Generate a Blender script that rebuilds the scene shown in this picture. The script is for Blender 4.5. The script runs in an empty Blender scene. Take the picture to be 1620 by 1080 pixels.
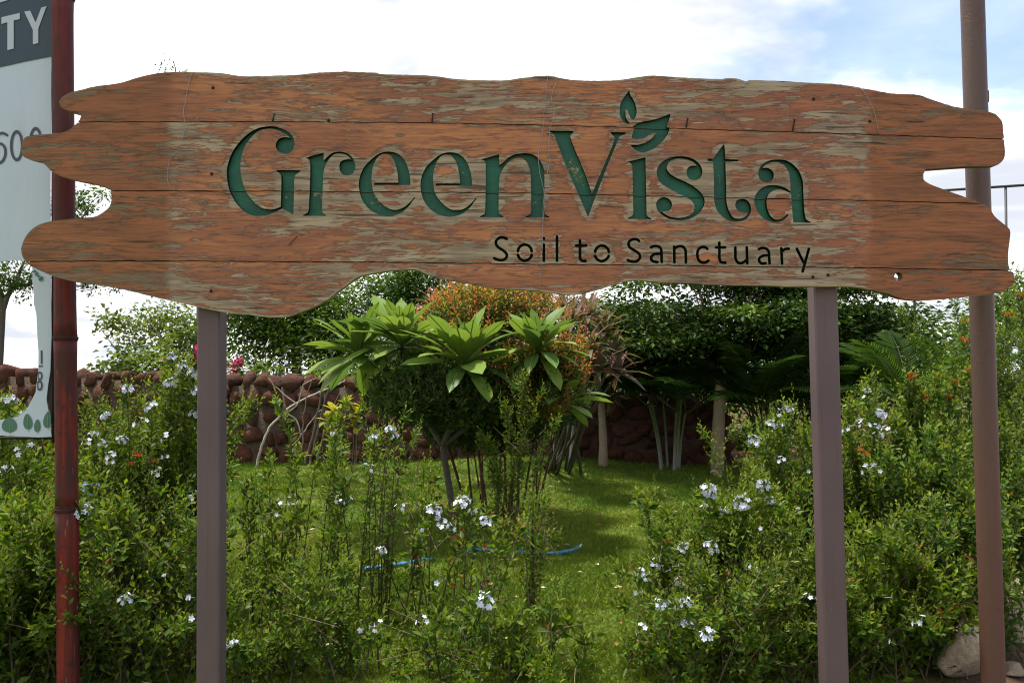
import bpy, math, random
import numpy as np
from mathutils import Vector, Matrix
from mathutils.geometry import delaunay_2d_cdt

SC = bpy.context.scene
COL = SC.collection
R = math.radians

# ------------------------------------------------------------------ camera, sky, sun, exposure
CAM_Z, PITCH, F = 1.6, R(1.14), 1260.0
cam_data = bpy.data.cameras.new('camera'); cam = bpy.data.objects.new('camera', cam_data)
COL.objects.link(cam); SC.camera = cam
cam.location = (0, 0, CAM_Z); cam.rotation_euler = (R(90) + PITCH, 0, 0)
cam_data.sensor_width = 36; cam_data.lens = 28; cam_data.clip_start = 0.05; cam_data.clip_end = 8000

SUN_DIR = Vector((-0.20, 0.12, 1.0)).normalized()
sun_data = bpy.data.lights.new('sun', 'SUN'); sun = bpy.data.objects.new('sun', sun_data)
COL.objects.link(sun)
sun_data.energy = 5.0; sun_data.angle = R(5.0); sun_data.color = (1.0, 0.95, 0.86)
sun.rotation_euler = (-SUN_DIR).to_track_quat('-Z', 'Y').to_euler()

VS = SC.view_settings
VS.view_transform = 'Standard'; VS.look = 'None'; VS.gamma = 1; VS.use_curve_mapping = False
VS.exposure = 0.65
SC.cycles.use_denoising = True; SC.cycles.filter_width = 1.1
SC.cycles.max_bounces = 8; SC.cycles.diffuse_bounces = 4; SC.cycles.transmission_bounces = 4
SC.cycles.transparent_max_bounces = 6; SC.cycles.sample_clamp_indirect = 6.0
SC.cycles.caustics_reflective = False; SC.cycles.caustics_refractive = False


# ------------------------------------------------------------------ node helpers
class NT:
    """a node tree with a terse way to write expressions"""
    def __init__(s, tree):
        s.t = tree; tree.nodes.clear()
    def n(s, kind, **kw):
        nd = s.t.nodes.new(kind)
        for k, v in kw.items(): setattr(nd, k, v)
        return nd
    def put(s, sock, v):
        if isinstance(v, E): s.t.links.new(v.s, sock)
        elif hasattr(v, 'is_output'): s.t.links.new(v, sock)
        elif v is not None:
            if isinstance(v, (tuple, list)) and len(v) == 3 and sock.type == 'RGBA': v = (*v, 1)
            sock.default_value = v
    def math(s, op, a, b=None, c=None, clamp=False):
        nd = s.n('ShaderNodeMath', operation=op, use_clamp=clamp)
        for i, v in enumerate((a, b, c)):
            if v is not None: s.put(nd.inputs[i], v)
        return E(s, nd.outputs[0])
    def smooth(s, x, lo, hi):
        nd = s.n('ShaderNodeMapRange', interpolation_type='SMOOTHSTEP')
        for i, v in ((0, x), (1, lo), (2, hi)): s.put(nd.inputs[i], v)
        nd.inputs[3].default_value = 0; nd.inputs[4].default_value = 1
        return E(s, nd.outputs[0])
    def mix(s, f, a, b, blend='MIX'):
        nd = s.n('ShaderNodeMix', data_type='RGBA', blend_type=blend)
        s.put(nd.inputs[0], f); s.put(nd.inputs[6], a); s.put(nd.inputs[7], b)
        return E(s, nd.outputs[2])
    def noise(s, vec, scale=1.0, detail=4.0, rough=0.5, dist=0.0, col=False):
        nd = s.n('ShaderNodeTexNoise')
        s.put(nd.inputs['Vector'], vec); s.put(nd.inputs['Scale'], scale); s.put(nd.inputs['Detail'], detail)
        s.put(nd.inputs['Roughness'], rough); s.put(nd.inputs['Distortion'], dist)
        return E(s, nd.outputs[1 if col else 0])
    def voro(s, vec, scale=1.0, feature='F1', rnd=1.0):
        nd = s.n('ShaderNodeTexVoronoi', feature=feature, voronoi_dimensions='2D')
        s.put(nd.inputs['Vector'], vec); s.put(nd.inputs['Scale'], scale); s.put(nd.inputs['Randomness'], rnd)
        return E(s, nd.outputs['Distance'])
    def sep(s, v):
        nd = s.n('ShaderNodeSeparateXYZ'); s.put(nd.inputs[0], v)
        return [E(s, o) for o in nd.outputs]
    def comb(s, x=0.0, y=0.0, z=0.0):
        nd = s.n('ShaderNodeCombineXYZ')
        for i, v in enumerate((x, y, z)): s.put(nd.inputs[i], v)
        return E(s, nd.outputs[0])
    def attr(s, name, out='Fac'):
        nd = s.n('ShaderNodeAttribute', attribute_name=name)
        return E(s, nd.outputs[out])
    def coord(s, kind='Object'):
        return E(s, s.n('ShaderNodeTexCoord').outputs[kind])
    def pos(s): return E(s, s.n('ShaderNodeNewGeometry').outputs['Position'])
    def rand(s): return E(s, s.n('ShaderNodeObjectInfo').outputs['Random'])
    def bump(s, h, dist=0.01, strength=1.0, normal=None):
        nd = s.n('ShaderNodeBump'); s.put(nd.inputs['Height'], h)
        nd.inputs['Distance'].default_value = dist; nd.inputs['Strength'].default_value = strength
        if normal is not None: s.put(nd.inputs['Normal'], normal)
        return E(s, nd.outputs[0])
    def principled(s, col, rough=0.6, spec=0.5, metal=0.0, normal=None, coat=0.0):
        nd = s.n('ShaderNodeBsdfPrincipled')
        s.put(nd.inputs['Base Color'], col); s.put(nd.inputs['Roughness'], rough)
        s.put(nd.inputs['Specular IOR Level'], spec); s.put(nd.inputs['Metallic'], metal)
        if coat: nd.inputs['Coat Weight'].default_value = coat
        if normal is not None: s.put(nd.inputs['Normal'], normal)
        return E(s, nd.outputs[0])
    def out(s, sh, world=False):
        nd = s.n('ShaderNodeOutputWorld' if world else 'ShaderNodeOutputMaterial')
        s.put(nd.inputs['Surface'], sh)


class E:
    def __init__(s, nt, sock): s.nt, s.s = nt, sock
    def __add__(a, b): return a.nt.math('ADD', a, b)
    __radd__ = __add__
    def __mul__(a, b): return a.nt.math('MULTIPLY', a, b)
    __rmul__ = __mul__
    def __sub__(a, b): return a.nt.math('SUBTRACT', a, b)
    def __rsub__(a, b): return a.nt.math('SUBTRACT', b, a)
    def __truediv__(a, b): return a.nt.math('DIVIDE', a, b)
    def clamp(a): return a.nt.math('ADD', a, 0.0, clamp=True)
    def abs(a): return a.nt.math('ABSOLUTE', a)


MATS = {}
def material(name):
    m = bpy.data.materials.new(name); m.use_nodes = True; MATS[name] = m
    return m, NT(m.node_tree)


# ------------------------------------------------------------------ world
world = bpy.data.worlds.new('World'); SC.world = world; world.use_nodes = True
t = NT(world.node_tree)
sky = t.n('ShaderNodeTexSky', sky_type='NISHITA'); sky.sun_disc = False
sky.sun_elevation = math.asin(SUN_DIR.z); sky.sun_rotation = math.atan2(SUN_DIR.x, SUN_DIR.y)
sky.air_density = 1.0; sky.dust_density = 0.6; sky.ozone_density = 1.5
d = t.coord('Generated'); dx, dy, dz = t.sep(d)
dzc = t.math('MAXIMUM', dz, 0.0) + 0.22
pl = t.comb(dx / dzc, dy / dzc, 0.0)
n1 = t.noise(pl, 1.15, 5.0, 0.56, 0.25)
n2 = t.noise(pl, 3.6, 5.0, 0.6, 0.5)
gap = t.smooth(dx, 0.08, 0.52) * t.smooth(dz, 0.08, 0.38)         # the sky opens up on the right, away from the sun
cover = t.smooth(n1 * 0.75 + n2 * 0.25 + 0.20 - gap * 0.27, 0.41, 0.63)
cover = t.math('MAXIMUM', cover, n2 * 0.42)                     # thin high veil over the blue
shade = t.noise(pl, 1.7, 5.0, 0.58, 0.4)
lum = t.smooth(shade, 0.36, 0.66)
cloud = t.mix(lum, (3.5, 3.7, 4.1), (7.2, 7.2, 7.3))
skyc = t.mix(cover, E(t, sky.outputs[0]), cloud)
bg = t.n('ShaderNodeBackground'); t.put(bg.inputs[0], skyc); bg.inputs[1].default_value = 0.15
world.cycles.sampling_method = 'MANUAL'; world.cycles.sample_map_resolution = 512
t.out(bg.outputs[0], world=True)

# ------------------------------------------------------------------ geometry helpers
CAMP = np.array((0.0, 0.0, CAM_Z))
def ray(u, v):
    a, b = (u - 810.0) / F, (540.0 - v) / F
    return np.array((a, math.cos(PITCH) - b * math.sin(PITCH), math.sin(PITCH) + b * math.cos(PITCH)))
def W(u, v, Y):
    """the point at distance Y in front of the camera that the photograph shows at (u, v)"""
    d = ray(u, v); return CAMP + d * (Y / d[1])
def GX(u, Y): return W(u, 565, Y)[0]
def norm(a): return a / np.maximum(np.linalg.norm(a, axis=-1, keepdims=True), 1e-9)


class Geo:
    """collects vertices, triangles, a colour for each vertex and a material slot for each face"""
    def __init__(s): s.v, s.f, s.c, s.m, s.nv, s.fa = [], [], [], [], 0, {}
    def add(s, v, f, col=(1, 1, 1), mat=0):
        v = np.asarray(v, float).reshape(-1, 3); f = np.asarray(f, int).reshape(-1, 3)
        s.v.append(v); s.f.append(f + s.nv); s.nv += len(v)
        c = np.asarray(col, float)
        s.c.append(np.broadcast_to(c, (len(v), 3)) if c.ndim == 1 else c)
        s.m.append(np.full(len(f), mat, int))
    def tube(s, pts, rad, sides=6, col=(1, 1, 1), mat=0, cap=True):
        p = np.asarray(pts, float); k = len(p)
        r = np.broadcast_to(np.asarray(rad, float), (k,))
        tan = norm(np.gradient(p, axis=0))
        ref = np.array((0.31, 0.95, 0.05)) if abs(tan[:, 2]).mean() > 0.6 else np.array((0.05, 0.1, 1.0))
        a = norm(np.cross(tan, ref)); b = np.cross(tan, a)
        th = np.arange(sides) * 2 * math.pi / sides
        ring = p[:, None] + r[:, None, None] * (np.cos(th)[None, :, None] * a[:, None] + np.sin(th)[None, :, None] * b[:, None])
        i = np.arange(k - 1)[:, None] * sides; j = np.arange(sides)[None]; j2 = (j + 1) % sides
        q = np.stack([i + j, i + j2, i + sides + j2, i + sides + j], -1).reshape(-1, 4)
        f = np.concatenate([q[:, [0, 1, 2]], q[:, [0, 2, 3]]])
        v = ring.reshape(-1, 3)
        if cap:
            n = len(v); v = np.vstack([v, p[0], p[-1]])
            jj = np.arange(sides); e = (k - 1) * sides
            f = np.concatenate([f, np.stack([np.full(sides, n), (jj + 1) % sides, jj], -1),
                                np.stack([np.full(sides, n + 1), e + jj, e + (jj + 1) % sides], -1)])
        s.add(v, f, col, mat)
    def segs(s, A, B, ra, rb, col=(1, 1, 1), mat=0):
        """many straight three-sided twigs at once"""
        n = len(A)
        if n == 0: return
        t = norm(B - A); a = norm(np.cross(t, np.array((0.3, 0.9, 0.2)))); b = np.cross(t, a)
        vs = []
        for P, r in ((A, ra), (B, rb)):
            for q in range(3):
                th = q * 2.0944; vs.append(P + np.asarray(r).reshape(-1, 1) * (math.cos(th) * a + math.sin(th) * b))
        v = np.stack(vs, 1).reshape(-1, 3)
        fb = np.array([(0, 1, 4), (0, 4, 3), (1, 2, 5), (1, 5, 4), (2, 0, 3), (2, 3, 5)])
        s.add(v, (np.arange(n)[:, None, None] * 6 + fb[None]).reshape(-1, 3), col, mat)
    def leaves(s, P, D, U, L, Wd, col, fold=0.18, droop=0.12, mat=0, wide=0.5):
        n = len(P)
        if n == 0: return
        D = norm(D); S = norm(np.cross(D, U)); N = np.cross(S, D)
        L = np.broadcast_to(np.asarray(L, float), (n,))[:, None]; Wd = np.broadcast_to(np.asarray(Wd, float), (n,))[:, None]
        mid = P + D * L * wide + N * fold * Wd
        v = np.stack([P, mid + S * Wd * .5, P + D * L - N * droop * L, mid - S * Wd * .5], 1).reshape(-1, 3)
        fb = np.array([(0, 1, 2), (0, 2, 3)])
        c = np.repeat(np.broadcast_to(np.asarray(col, float), (n, 3)), 4, 0)
        s.add(v, (np.arange(n)[:, None, None] * 4 + fb[None]).reshape(-1, 3), c, mat)
    def mesh(s, name, mats, smooth=True):
        v = np.concatenate(s.v); f = np.concatenate(s.f); c = np.concatenate(s.c); m = np.concatenate(s.m)
        me = bpy.data.meshes.new(name)
        me.vertices.add(len(v)); me.vertices.foreach_set('co', v.astype(np.float32).ravel())
        me.loops.add(len(f) * 3); me.loops.foreach_set('vertex_index', f.astype(np.int32).ravel())
        me.polygons.add(len(f)); me.polygons.foreach_set('loop_start', np.arange(len(f), dtype=np.int32) * 3)
        me.polygons.foreach_set('material_index', m.astype(np.int32))
        me.polygons.foreach_set('use_smooth', np.full(len(f), smooth, bool))
        at = me.color_attributes.new('Col', 'FLOAT_COLOR', 'POINT')
        at.data.foreach_set('color', np.hstack([c, np.ones((len(c), 1))]).astype(np.float32).ravel())
        for k, a in s.fa.items():
            x = me.attributes.new(k, 'FLOAT', 'POINT'); x.data.foreach_set('value', np.asarray(a, np.float32))
        for q in mats: me.materials.append(MATS[q])
        me.update(calc_edges=True); me.validate()
        return me
    def obj(s, name, mats, parent=None, smooth=True, kind=None, loc=None):
        """loc: subtract it from the vertices and set it as the location (world coordinates in, parent at its own place)"""
        base = np.zeros(3) if parent is None else np.array(parent['_w'])
        o_loc = np.array(loc) if loc is not None else base
        s.v = [v - o_loc for v in s.v]
        o = bpy.data.objects.new(name, s.mesh(name, mats, smooth)); COL.objects.link(o)
        o.location = o_loc - base
        if parent is not None: o.parent = parent
        if kind: o['kind'] = kind
        o['_w'] = [float(q) for q in o_loc]
        return o


def tag(o, label, cat, group=None, kind=None):
    o['label'] = label; o['category'] = cat
    if group: o['group'] = group
    if kind: o['kind'] = kind
    return o
ROOTS = []
def thing(name, label, cat, loc, group=None):
    o = bpy.data.objects.new(name, None); COL.objects.link(o); o.location = loc
    o.empty_display_size = 0.2; o['_w'] = [float(x) for x in loc]; ROOTS.append(o)
    return tag(o, label, cat, group)
def place(name, me, parent, loc, mat3=None, scale=1.0, label=None):
    """link one more object that shares a mesh; loc in world coordinates"""
    o = bpy.data.objects.new(name, me); COL.objects.link(o); o.parent = parent
    M = Matrix.Translation(Vector(np.array(loc) - np.array(parent['_w'])))
    if mat3 is not None: M = M @ mat3.to_4x4()
    o.matrix_local = M @ Matrix.Diagonal((scale, scale, scale, 1)) if not isinstance(scale, tuple) else M @ Matrix.Diagonal((*scale, 1))
    if label: o['label'] = label
    return o
def basis(z, x=None, roll=0.0):
    """3x3 with local +Y along z-direction argument 'z' (growth direction), normal up as far as possible"""
    y = Vector(z).normalized(); up = Vector(x) if x is not None else Vector((0, 0, 1))
    s = y.cross(up)
    if s.length < 1e-4: s = Vector((1, 0, 0))
    s.normalize(); n = s.cross(y)
    M = Matrix((s, y, n)).transposed()
    return M @ Matrix.Rotation(roll, 3, 'Y')
def box_geo(g, lo, hi, col=(1, 1, 1), mat=0):
    x0, y0, z0 = lo; x1, y1, z1 = hi
    v = [(x0, y0, z0), (x1, y0, z0), (x1, y1, z0), (x0, y1, z0), (x0, y0, z1), (x1, y0, z1), (x1, y1, z1), (x0, y1, z1)]
    q = [(0, 3, 2, 1), (4, 5, 6, 7), (0, 1, 5, 4), (1, 2, 6, 5), (2, 3, 7, 6), (3, 0, 4, 7)]
    g.add(v, [t for a, b, c, d in q for t in ((a, b, c), (a, c, d))], col, mat)

# ------------------------------------------------------------------ materials
def leaf_material(name, rough=0.5, trans=0.35, spec=0.4, tint=(1.25, 1.15, 0.55)):
    m, t = material(name)
    c = t.attr('Col', 'Color')
    n = t.noise(t.coord('Object'), 9.0, 3.0)
    v = t.n('ShaderNodeHueSaturation'); t.put(v.inputs['Color'], c); t.put(v.inputs['Value'], n * 0.5 + 0.76)
    tr = t.n('ShaderNodeBsdfTranslucent')
    t.put(tr.inputs[0], t.mix(1.0, v.outputs[0], tint, 'MULTIPLY'))
    p = t.principled(v.outputs[0], rough, spec)
    mx = t.n('ShaderNodeMixShader'); mx.inputs[0].default_value = trans
    t.put(mx.inputs[1], p); t.put(mx.inputs[2], tr.outputs[0]); t.out(mx.outputs[0])
leaf_material('leaf', 0.5, 0.45, 0.22)
leaf_material('leaf_dark', 0.5, 0.25, 0.2)
leaf_material('leaf_glossy', 0.46, 0.36, 0.22, (1.1, 1.05, 0.75))
leaf_material('petal', 0.6, 0.30, 0.2, (1.0, 1.0, 1.0))
leaf_material('grass_blade', 0.55, 0.35, 0.3)

def simple(name, rough=0.8, spec=0.3, nscale=20.0, amt=0.35, bump=0.0):
    m, t = material(name)
    c = t.attr('Col', 'Color'); co = t.coord('Object')
    n = t.noise(co, nscale, 5.0, 0.6)
    v = t.n('ShaderNodeHueSaturation'); t.put(v.inputs['Color'], c); t.put(v.inputs['Value'], n * (2 * amt) + (1 - amt))
    t.out(t.principled(v.outputs[0], rough, spec, normal=t.bump(n, bump) if bump else None))
simple('bark', 0.85, 0.2, 30.0, 0.45, 0.01)
simple('stem', 0.7, 0.3, 40.0, 0.3)
simple('print', 0.55, 0.35, 60.0, 0.06)

# weathered, stained softwood of the sign
m, t = material('stained_wood')
co = t.coord('Object'); x, y, z = t.sep(co); rnd = t.rand()
off = rnd * 37.0
warp = t.noise(t.comb(x * 1.7, off, z * 4.0), 1.0, 3.0) - 0.5
zz = z + warp * 0.05
region = t.noise(t.comb(x * 1.5, off + 1.0, z * 5.0), 1.0, 3.0, 0.5)
big = t.noise(t.comb(x * 5.0, off, zz * 33.0), 1.0, 4.0, 0.6, 0.7)
mid = t.noise(t.comb(x * 11.0, off + 5.0, zz * 90.0), 1.0, 5.0, 0.62, 0.8)
fine = t.noise(t.comb(x * 6.0, off + 9.0, zz * 135.0), 1.0, 5.0, 0.66)
grain = t.noise(t.comb(x * 2.4, off + 3.0, zz * 150.0), 1.0, 4.0, 0.65)
ends = t.smooth(x + warp * 0.06, -1.46, -1.40) * (1.0 - t.smooth(x + warp * 0.10 + (rnd - 0.5) * 0.07, 1.485, 1.525))   # the stretch that stood open to the weather
halo = 1.0 - t.smooth(t.attr('halo') + (mid - 0.5) * 0.9, 0.05, 0.85)
rim = 1.0 - t.smooth(t.attr('rim') + (mid - 0.5) * 0.5, 0.0, 0.35)
low = 1.0 - t.smooth(z + warp * 0.1, 1.86, 1.98)
wear = big * 0.46 + mid * 0.36 + fine * 0.18
level = 0.574 - ends * 0.048 - halo * 0.085 - rim * 0.11 - low * ends * 0.04 - (region - 0.5) * 0.42
dlt = wear - level
bare = t.smooth(dlt, -0.014, 0.030) * 0.92
edge = (1.0 - t.smooth((dlt + 0.006).abs(), 0.0, 0.020)) * t.smooth(fine, 0.30, 0.6)
stain_n = t.noise(t.comb(x * 1.3, off + 2.0, zz * 7.0), 1.0, 4.0, 0.6)
stain = t.mix(t.smooth(stain_n, 0.38, 0.60), (0.325, 0.120, 0.056), (0.475, 0.190, 0.078))
stain = t.mix(t.smooth(mid, 0.42, 0.62) * 0.6, stain, (0.265, 0.102, 0.066))
stain = t.mix(t.smooth(dlt, -0.075, -0.012) * ends * 0.7, stain, (0.235, 0.088, 0.060))
stain = t.mix((1.0 - ends) * (0.30 + stain_n * 0.5), stain, (0.265, 0.086, 0.030))
stain = t.mix((1.0 - ends) * t.smooth(big * 0.5 + fine * 0.5, 0.44, 0.60) * 0.7, stain, (0.125, 0.060, 0.030))
stain = t.mix(t.smooth(grain, 0.46, 0.66) * 0.36, stain, (0.14, 0.056, 0.032))
stain = t.mix(t.smooth(fine, 0.50, 0.62) * t.smooth(region, 0.42, 0.58) * ends * 0.55, stain, (0.285, 0.190, 0.125))
bare_n = t.noise(t.comb(x * 3.0, off + 7.0, zz * 50.0), 1.0, 5.0, 0.65)
barec = t.mix(t.smooth(bare_n, 0.34, 0.66), (0.225, 0.170, 0.118), (0.430, 0.340, 0.235))
barec = t.mix((1.0 - ends) * 0.65, barec, (0.120, 0.072, 0.040))
barec = t.mix(t.smooth(fine, 0.50, 0.70) * 0.5, barec, (0.090, 0.075, 0.068))
colr = t.mix(bare, stain, barec)
colr = t.mix(edge * 0.6, colr, (0.085, 0.032, 0.020))
mold = t.smooth(t.noise(t.comb(x * 2.6, off, z * 9.0), 1.0, 6.0, 0.65, 0.3), 0.58, 0.72) * low * ends
colr = t.mix(mold * 0.65, colr, (0.058, 0.052, 0.052))
# knots
kv = t.voro(t.comb(x * 1.7 + warp * 0.2, z * 4.4 + off * 3.0, 0.0), 1.0)
knot = 1.0 - t.smooth(kv + (fine - 0.5) * 0.03, 0.026, 0.052)
ring = t.math('SINE', kv * 260.0) * 0.5 + 0.5
knc = t.mix(ring * 0.6, (0.20, 0.135, 0.085), (0.060, 0.036, 0.024))
colr = t.mix(knot * 0.85, colr, knc)
cracks = t.smooth(t.noise(t.comb(x * 4.0, off + 11.0, zz * 80.0), 1.0, 2.0, 0.5), 0.63, 0.69) * (bare * 0.7 + 0.3)
colr = t.mix(cracks * 0.75, colr, (0.035, 0.027, 0.022))
speck = t.smooth(t.noise(co, 130.0, 1.0), 0.70, 0.75) * t.smooth(mid, 0.42, 0.55)
colr = t.mix(speck * 0.7, colr, (0.03, 0.022, 0.018))
h = fine * 0.5 + grain * 0.2 - bare * 0.35 - cracks * 0.8 + mid * 0.2
t.out(t.principled(colr, t.mix(bare, (0.62,) * 3, (0.86,) * 3), 0.28, normal=t.bump(h, 0.0035, 0.9)))

m, t = material('letter_paint')
co = t.coord('Object'); x, y, z = t.sep(co)
n = t.noise(t.comb(x * 30, y * 30, z * 90), 1.0, 5.0, 0.6); b = t.noise(co, 6.0, 4.0)
c = t.mix(t.smooth(b, 0.35, 0.65), (0.007, 0.080, 0.048), (0.012, 0.122, 0.066))
c = t.mix(t.smooth(n, 0.3, 0.8) * 0.5, c, (0.005, 0.045, 0.036))
chip = t.smooth(t.noise(co, 70.0, 6.0, 0.7) * 0.5 + t.noise(co, 9.0, 3.0) * 0.5, 0.605, 0.63)
c = t.mix(chip, c, (0.26, 0.22, 0.12))
t.out(t.principled(c, 0.5, 0.35, normal=t.bump(n - chip * 0.5, 0.002)))
m, t = material('letter_cut')
t.out(t.principled(t.mix(t.noise(t.coord('Object'), 60.0), (0.004, 0.018, 0.010), (0.012, 0.016, 0.007)), 0.9, 0.1))

m, t = material('post_paint')
co = t.coord('Object'); n = t.noise(co, 3.0, 5.0); f2 = t.noise(co, 140.0, 3.0, 0.6)
c = t.mix(t.smooth(n, 0.3, 0.7), (0.112, 0.072, 0.080), (0.130, 0.084, 0.092))
dots = t.smooth(t.noise(co, 55.0, 2.0), 0.735, 0.755)
c = t.mix(dots * 0.4, c, (0.24, 0.20, 0.20))
x, y, z = t.sep(co)
run = t.smooth(t.noise(t.comb(x * 60, y * 60, z * 2.0), 1.0, 4.0), 0.55, 0.75)
c = t.mix(run * 0.35, c, (0.080, 0.052, 0.050))
dirt = t.smooth(t.noise(t.comb(x * 9, y * 9, z * 2.5), 1.0, 6.0, 0.65), 0.5, 0.8)
c = t.mix(dirt * 0.35, c, (0.070, 0.048, 0.038))
t.out(t.principled(c, 0.5, 0.4, normal=t.bump(f2, 0.0006)))

m, t = material('pole_paint')
co = t.coord('Object'); x, y, z = t.sep(co); n = t.noise(t.comb(x * 8, y * 8, z * 1.3), 1.0, 5.0)
c = t.mix(t.smooth(n, 0.3, 0.7), (0.118, 0.070, 0.056), (0.095, 0.060, 0.052))
c = t.mix((1.0 - t.smooth(z, 0.4, 2.4)) * 0.6, c, (0.130, 0.052, 0.034))
rust = t.smooth(t.noise(co, 38.0, 6.0, 0.7) * 0.6 + t.noise(co, 5.0, 4.0) * 0.4, 0.56, 0.63)
c = t.mix(rust * 0.7, c, (0.135, 0.036, 0.014))
t.out(t.principled(c, 0.5, 0.4, normal=t.bump(t.noise(co, 90.0, 4.0) + rust * 0.5, 0.0012)))

m, t = material('red_bamboo')
co = t.coord('Object'); x, y, z = t.sep(co)
st = t.noise(t.comb(x * 34, y * 34, z * 1.6), 1.0, 6.0, 0.62, 0.6); n = t.noise(t.comb(x * 9, y * 9, z * 2.2), 1.0, 5.0, 0.6)
c = t.mix(t.smooth(st, 0.36, 0.66), (0.205, 0.020, 0.012), (0.085, 0.016, 0.014))
c = t.mix(t.smooth(n, 0.46, 0.58) * 0.8, c, (0.050, 0.020, 0.018))
blot = t.noise(t.comb(x * 26, y * 26, z * 14.0), 1.0, 6.0, 0.7)
c = t.mix(t.smooth(blot, 0.55, 0.62) * 0.65, c, (0.032, 0.016, 0.015))
c = t.mix(t.smooth(z, 1.2, 2.5) * 0.55, c, (0.075, 0.020, 0.019))
sc = t.smooth(t.noise(t.comb(x * 60, y * 60, z * 5), 1.0, 4.0, 0.7), 0.64, 0.70)
c = t.mix(sc * 0.7, c, (0.28, 0.10, 0.055))
t.out(t.principled(c, 0.62, 0.25, normal=t.bump(st + blot * 0.6, 0.003)))

m, t = material('banner_cloth')
co = t.coord('Object'); x, y, z = t.sep(co); cc = t.attr('Col', 'Color')
wr = t.noise(t.comb(x * 9, 0.0, z * 1.1), 1.0, 5.0, 0.55, 0.5); n = t.noise(t.comb(x * 30, 0.0, z * 0.8), 1.0, 4.0)
stn = t.smooth(t.noise(co, 2.5, 5.0, 0.6), 0.5, 0.8)
c = t.mix(stn * 0.3, cc, (0.36, 0.35, 0.32))
c = t.mix(t.smooth(n, 0.5, 0.8) * 0.04, c, (0.3, 0.3, 0.3))
c = t.mix(t.smooth(t.noise(co, 11.0, 6.0, 0.7), 0.5, 0.66) * (1.0 - t.smooth((z - 2.05).abs(), 0.02, 0.09)) * 0.6, c, (0.22, 0.19, 0.15))
tr = t.n('ShaderNodeBsdfTranslucent'); t.put(tr.inputs[0], c)
p = t.principled(c, 0.5, 0.35, normal=t.bump(wr, 0.02, 0.25))
mx = t.n('ShaderNodeMixShader'); mx.inputs[0].default_value = 0.16
t.put(mx.inputs[1], p); t.put(mx.inputs[2], tr.outputs[0]); t.out(mx.outputs[0])

m, t = material('stone')
co = t.coord('Object'); rnd = t.rand()
wp = t.pos(); n = t.noise(wp, 9.0, 6.0, 0.65); n2 = t.noise(wp, 30.0, 5.0, 0.65)
c = t.mix(rnd, (0.118, 0.047, 0.028), (0.074, 0.038, 0.027))
c = t.mix(t.smooth(n, 0.40, 0.7), c, (0.145, 0.055, 0.030))
c = t.mix(t.smooth(n2, 0.50, 0.72) * 0.7, c, (0.038, 0.024, 0.020))
c = t.mix(t.smooth(t.noise(wp, 4.0, 5.0, 0.7), 0.58, 0.70) * 0.35, c, (0.13, 0.11, 0.085))
t.out(t.principled(c, 0.9, 0.2, normal=t.bump(n + n2 * 0.8, 0.07)))
m, t = material('mortar')
wp = t.pos(); n = t.noise(wp, 14.0, 6.0, 0.65)
t.out(t.principled(t.mix(n, (0.055, 0.038, 0.028), (0.105, 0.076, 0.056)), 0.95, 0.1, normal=t.bump(n, 0.04)))

m, t = material('boulder')
co = t.coord('Object'); n = t.noise(co, 5.0, 6.0, 0.65); n2 = t.noise(co, 22.0, 5.0, 0.65)
c = t.mix(t.smooth(n, 0.35, 0.65), (0.60, 0.48, 0.35), (0.46, 0.35, 0.25))
c = t.mix(t.smooth(n2, 0.58, 0.70) * 0.5, c, (0.24, 0.16, 0.11))
t.out(t.principled(c, 0.85, 0.2, normal=t.bump(n + n2 * 0.5, 0.03)))

m, t = material('lawn')
wp = t.pos(); x, y, z = t.sep(wp)
n = t.noise(wp, 1.6, 6.0, 0.6); n2 = t.noise(wp, 22.0, 5.0, 0.65)
c = t.mix(t.smooth(n, 0.36, 0.64), (0.055, 0.110, 0.010), (0.130, 0.160, 0.020))
c = t.mix(t.smooth(n2, 0.46, 0.68) * 0.6, c, (0.085, 0.080, 0.026))
c = t.mix(t.smooth(n2, 0.62, 0.74) * 0.6, c, (0.055, 0.040, 0.022))
soil = t.mix(n2, (0.055, 0.036, 0.024), (0.13, 0.080, 0.048))
bed = t.smooth(x + (n - 0.5) * 0.8, 1.9, 2.3) * (1.0 - t.smooth(y, 6.5, 7.5))
bed = t.math('MAXIMUM', bed, t.smooth(y + (n - 0.5) * 0.6, 12.2, 12.8))
c = t.mix(bed, c, t.mix(t.smooth(n, 0.4, 0.6) * t.smooth(y, 8.0, 12.0), soil, (0.19, 0.085, 0.05)))
c = t.mix(t.smooth(y, 18.0, 60.0), c, (0.10, 0.11, 0.05))
t.out(t.principled(c, 0.95, 0.15, normal=t.bump(n2, 0.04)))

m, t = material('hose_rubber')
c = t.mix(t.smooth(t.noise(t.coord('Object'), 40.0, 3.0), 0.4, 0.7), (0.035, 0.17, 0.33), (0.09, 0.27, 0.42))
t.out(t.principled(c, 0.4, 0.5))
m, t = material('hose_end'); t.out(t.principled((0.55, 0.55, 0.50), 0.6, 0.4))
m, t = material('dark_steel'); t.out(t.principled((0.035, 0.034, 0.036), 0.55, 0.4, 0.2))
m, t = material('rusty_nail'); t.out(t.principled(t.mix(t.noise(t.coord('Object'), 120.0), (0.018, 0.011, 0.008), (0.07, 0.03, 0.018)), 0.7, 0.3, 0.3))
m, t = material('wire_steel'); t.out(t.principled((0.30, 0.29, 0.30), 0.45, 0.5, 0.7))

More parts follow.
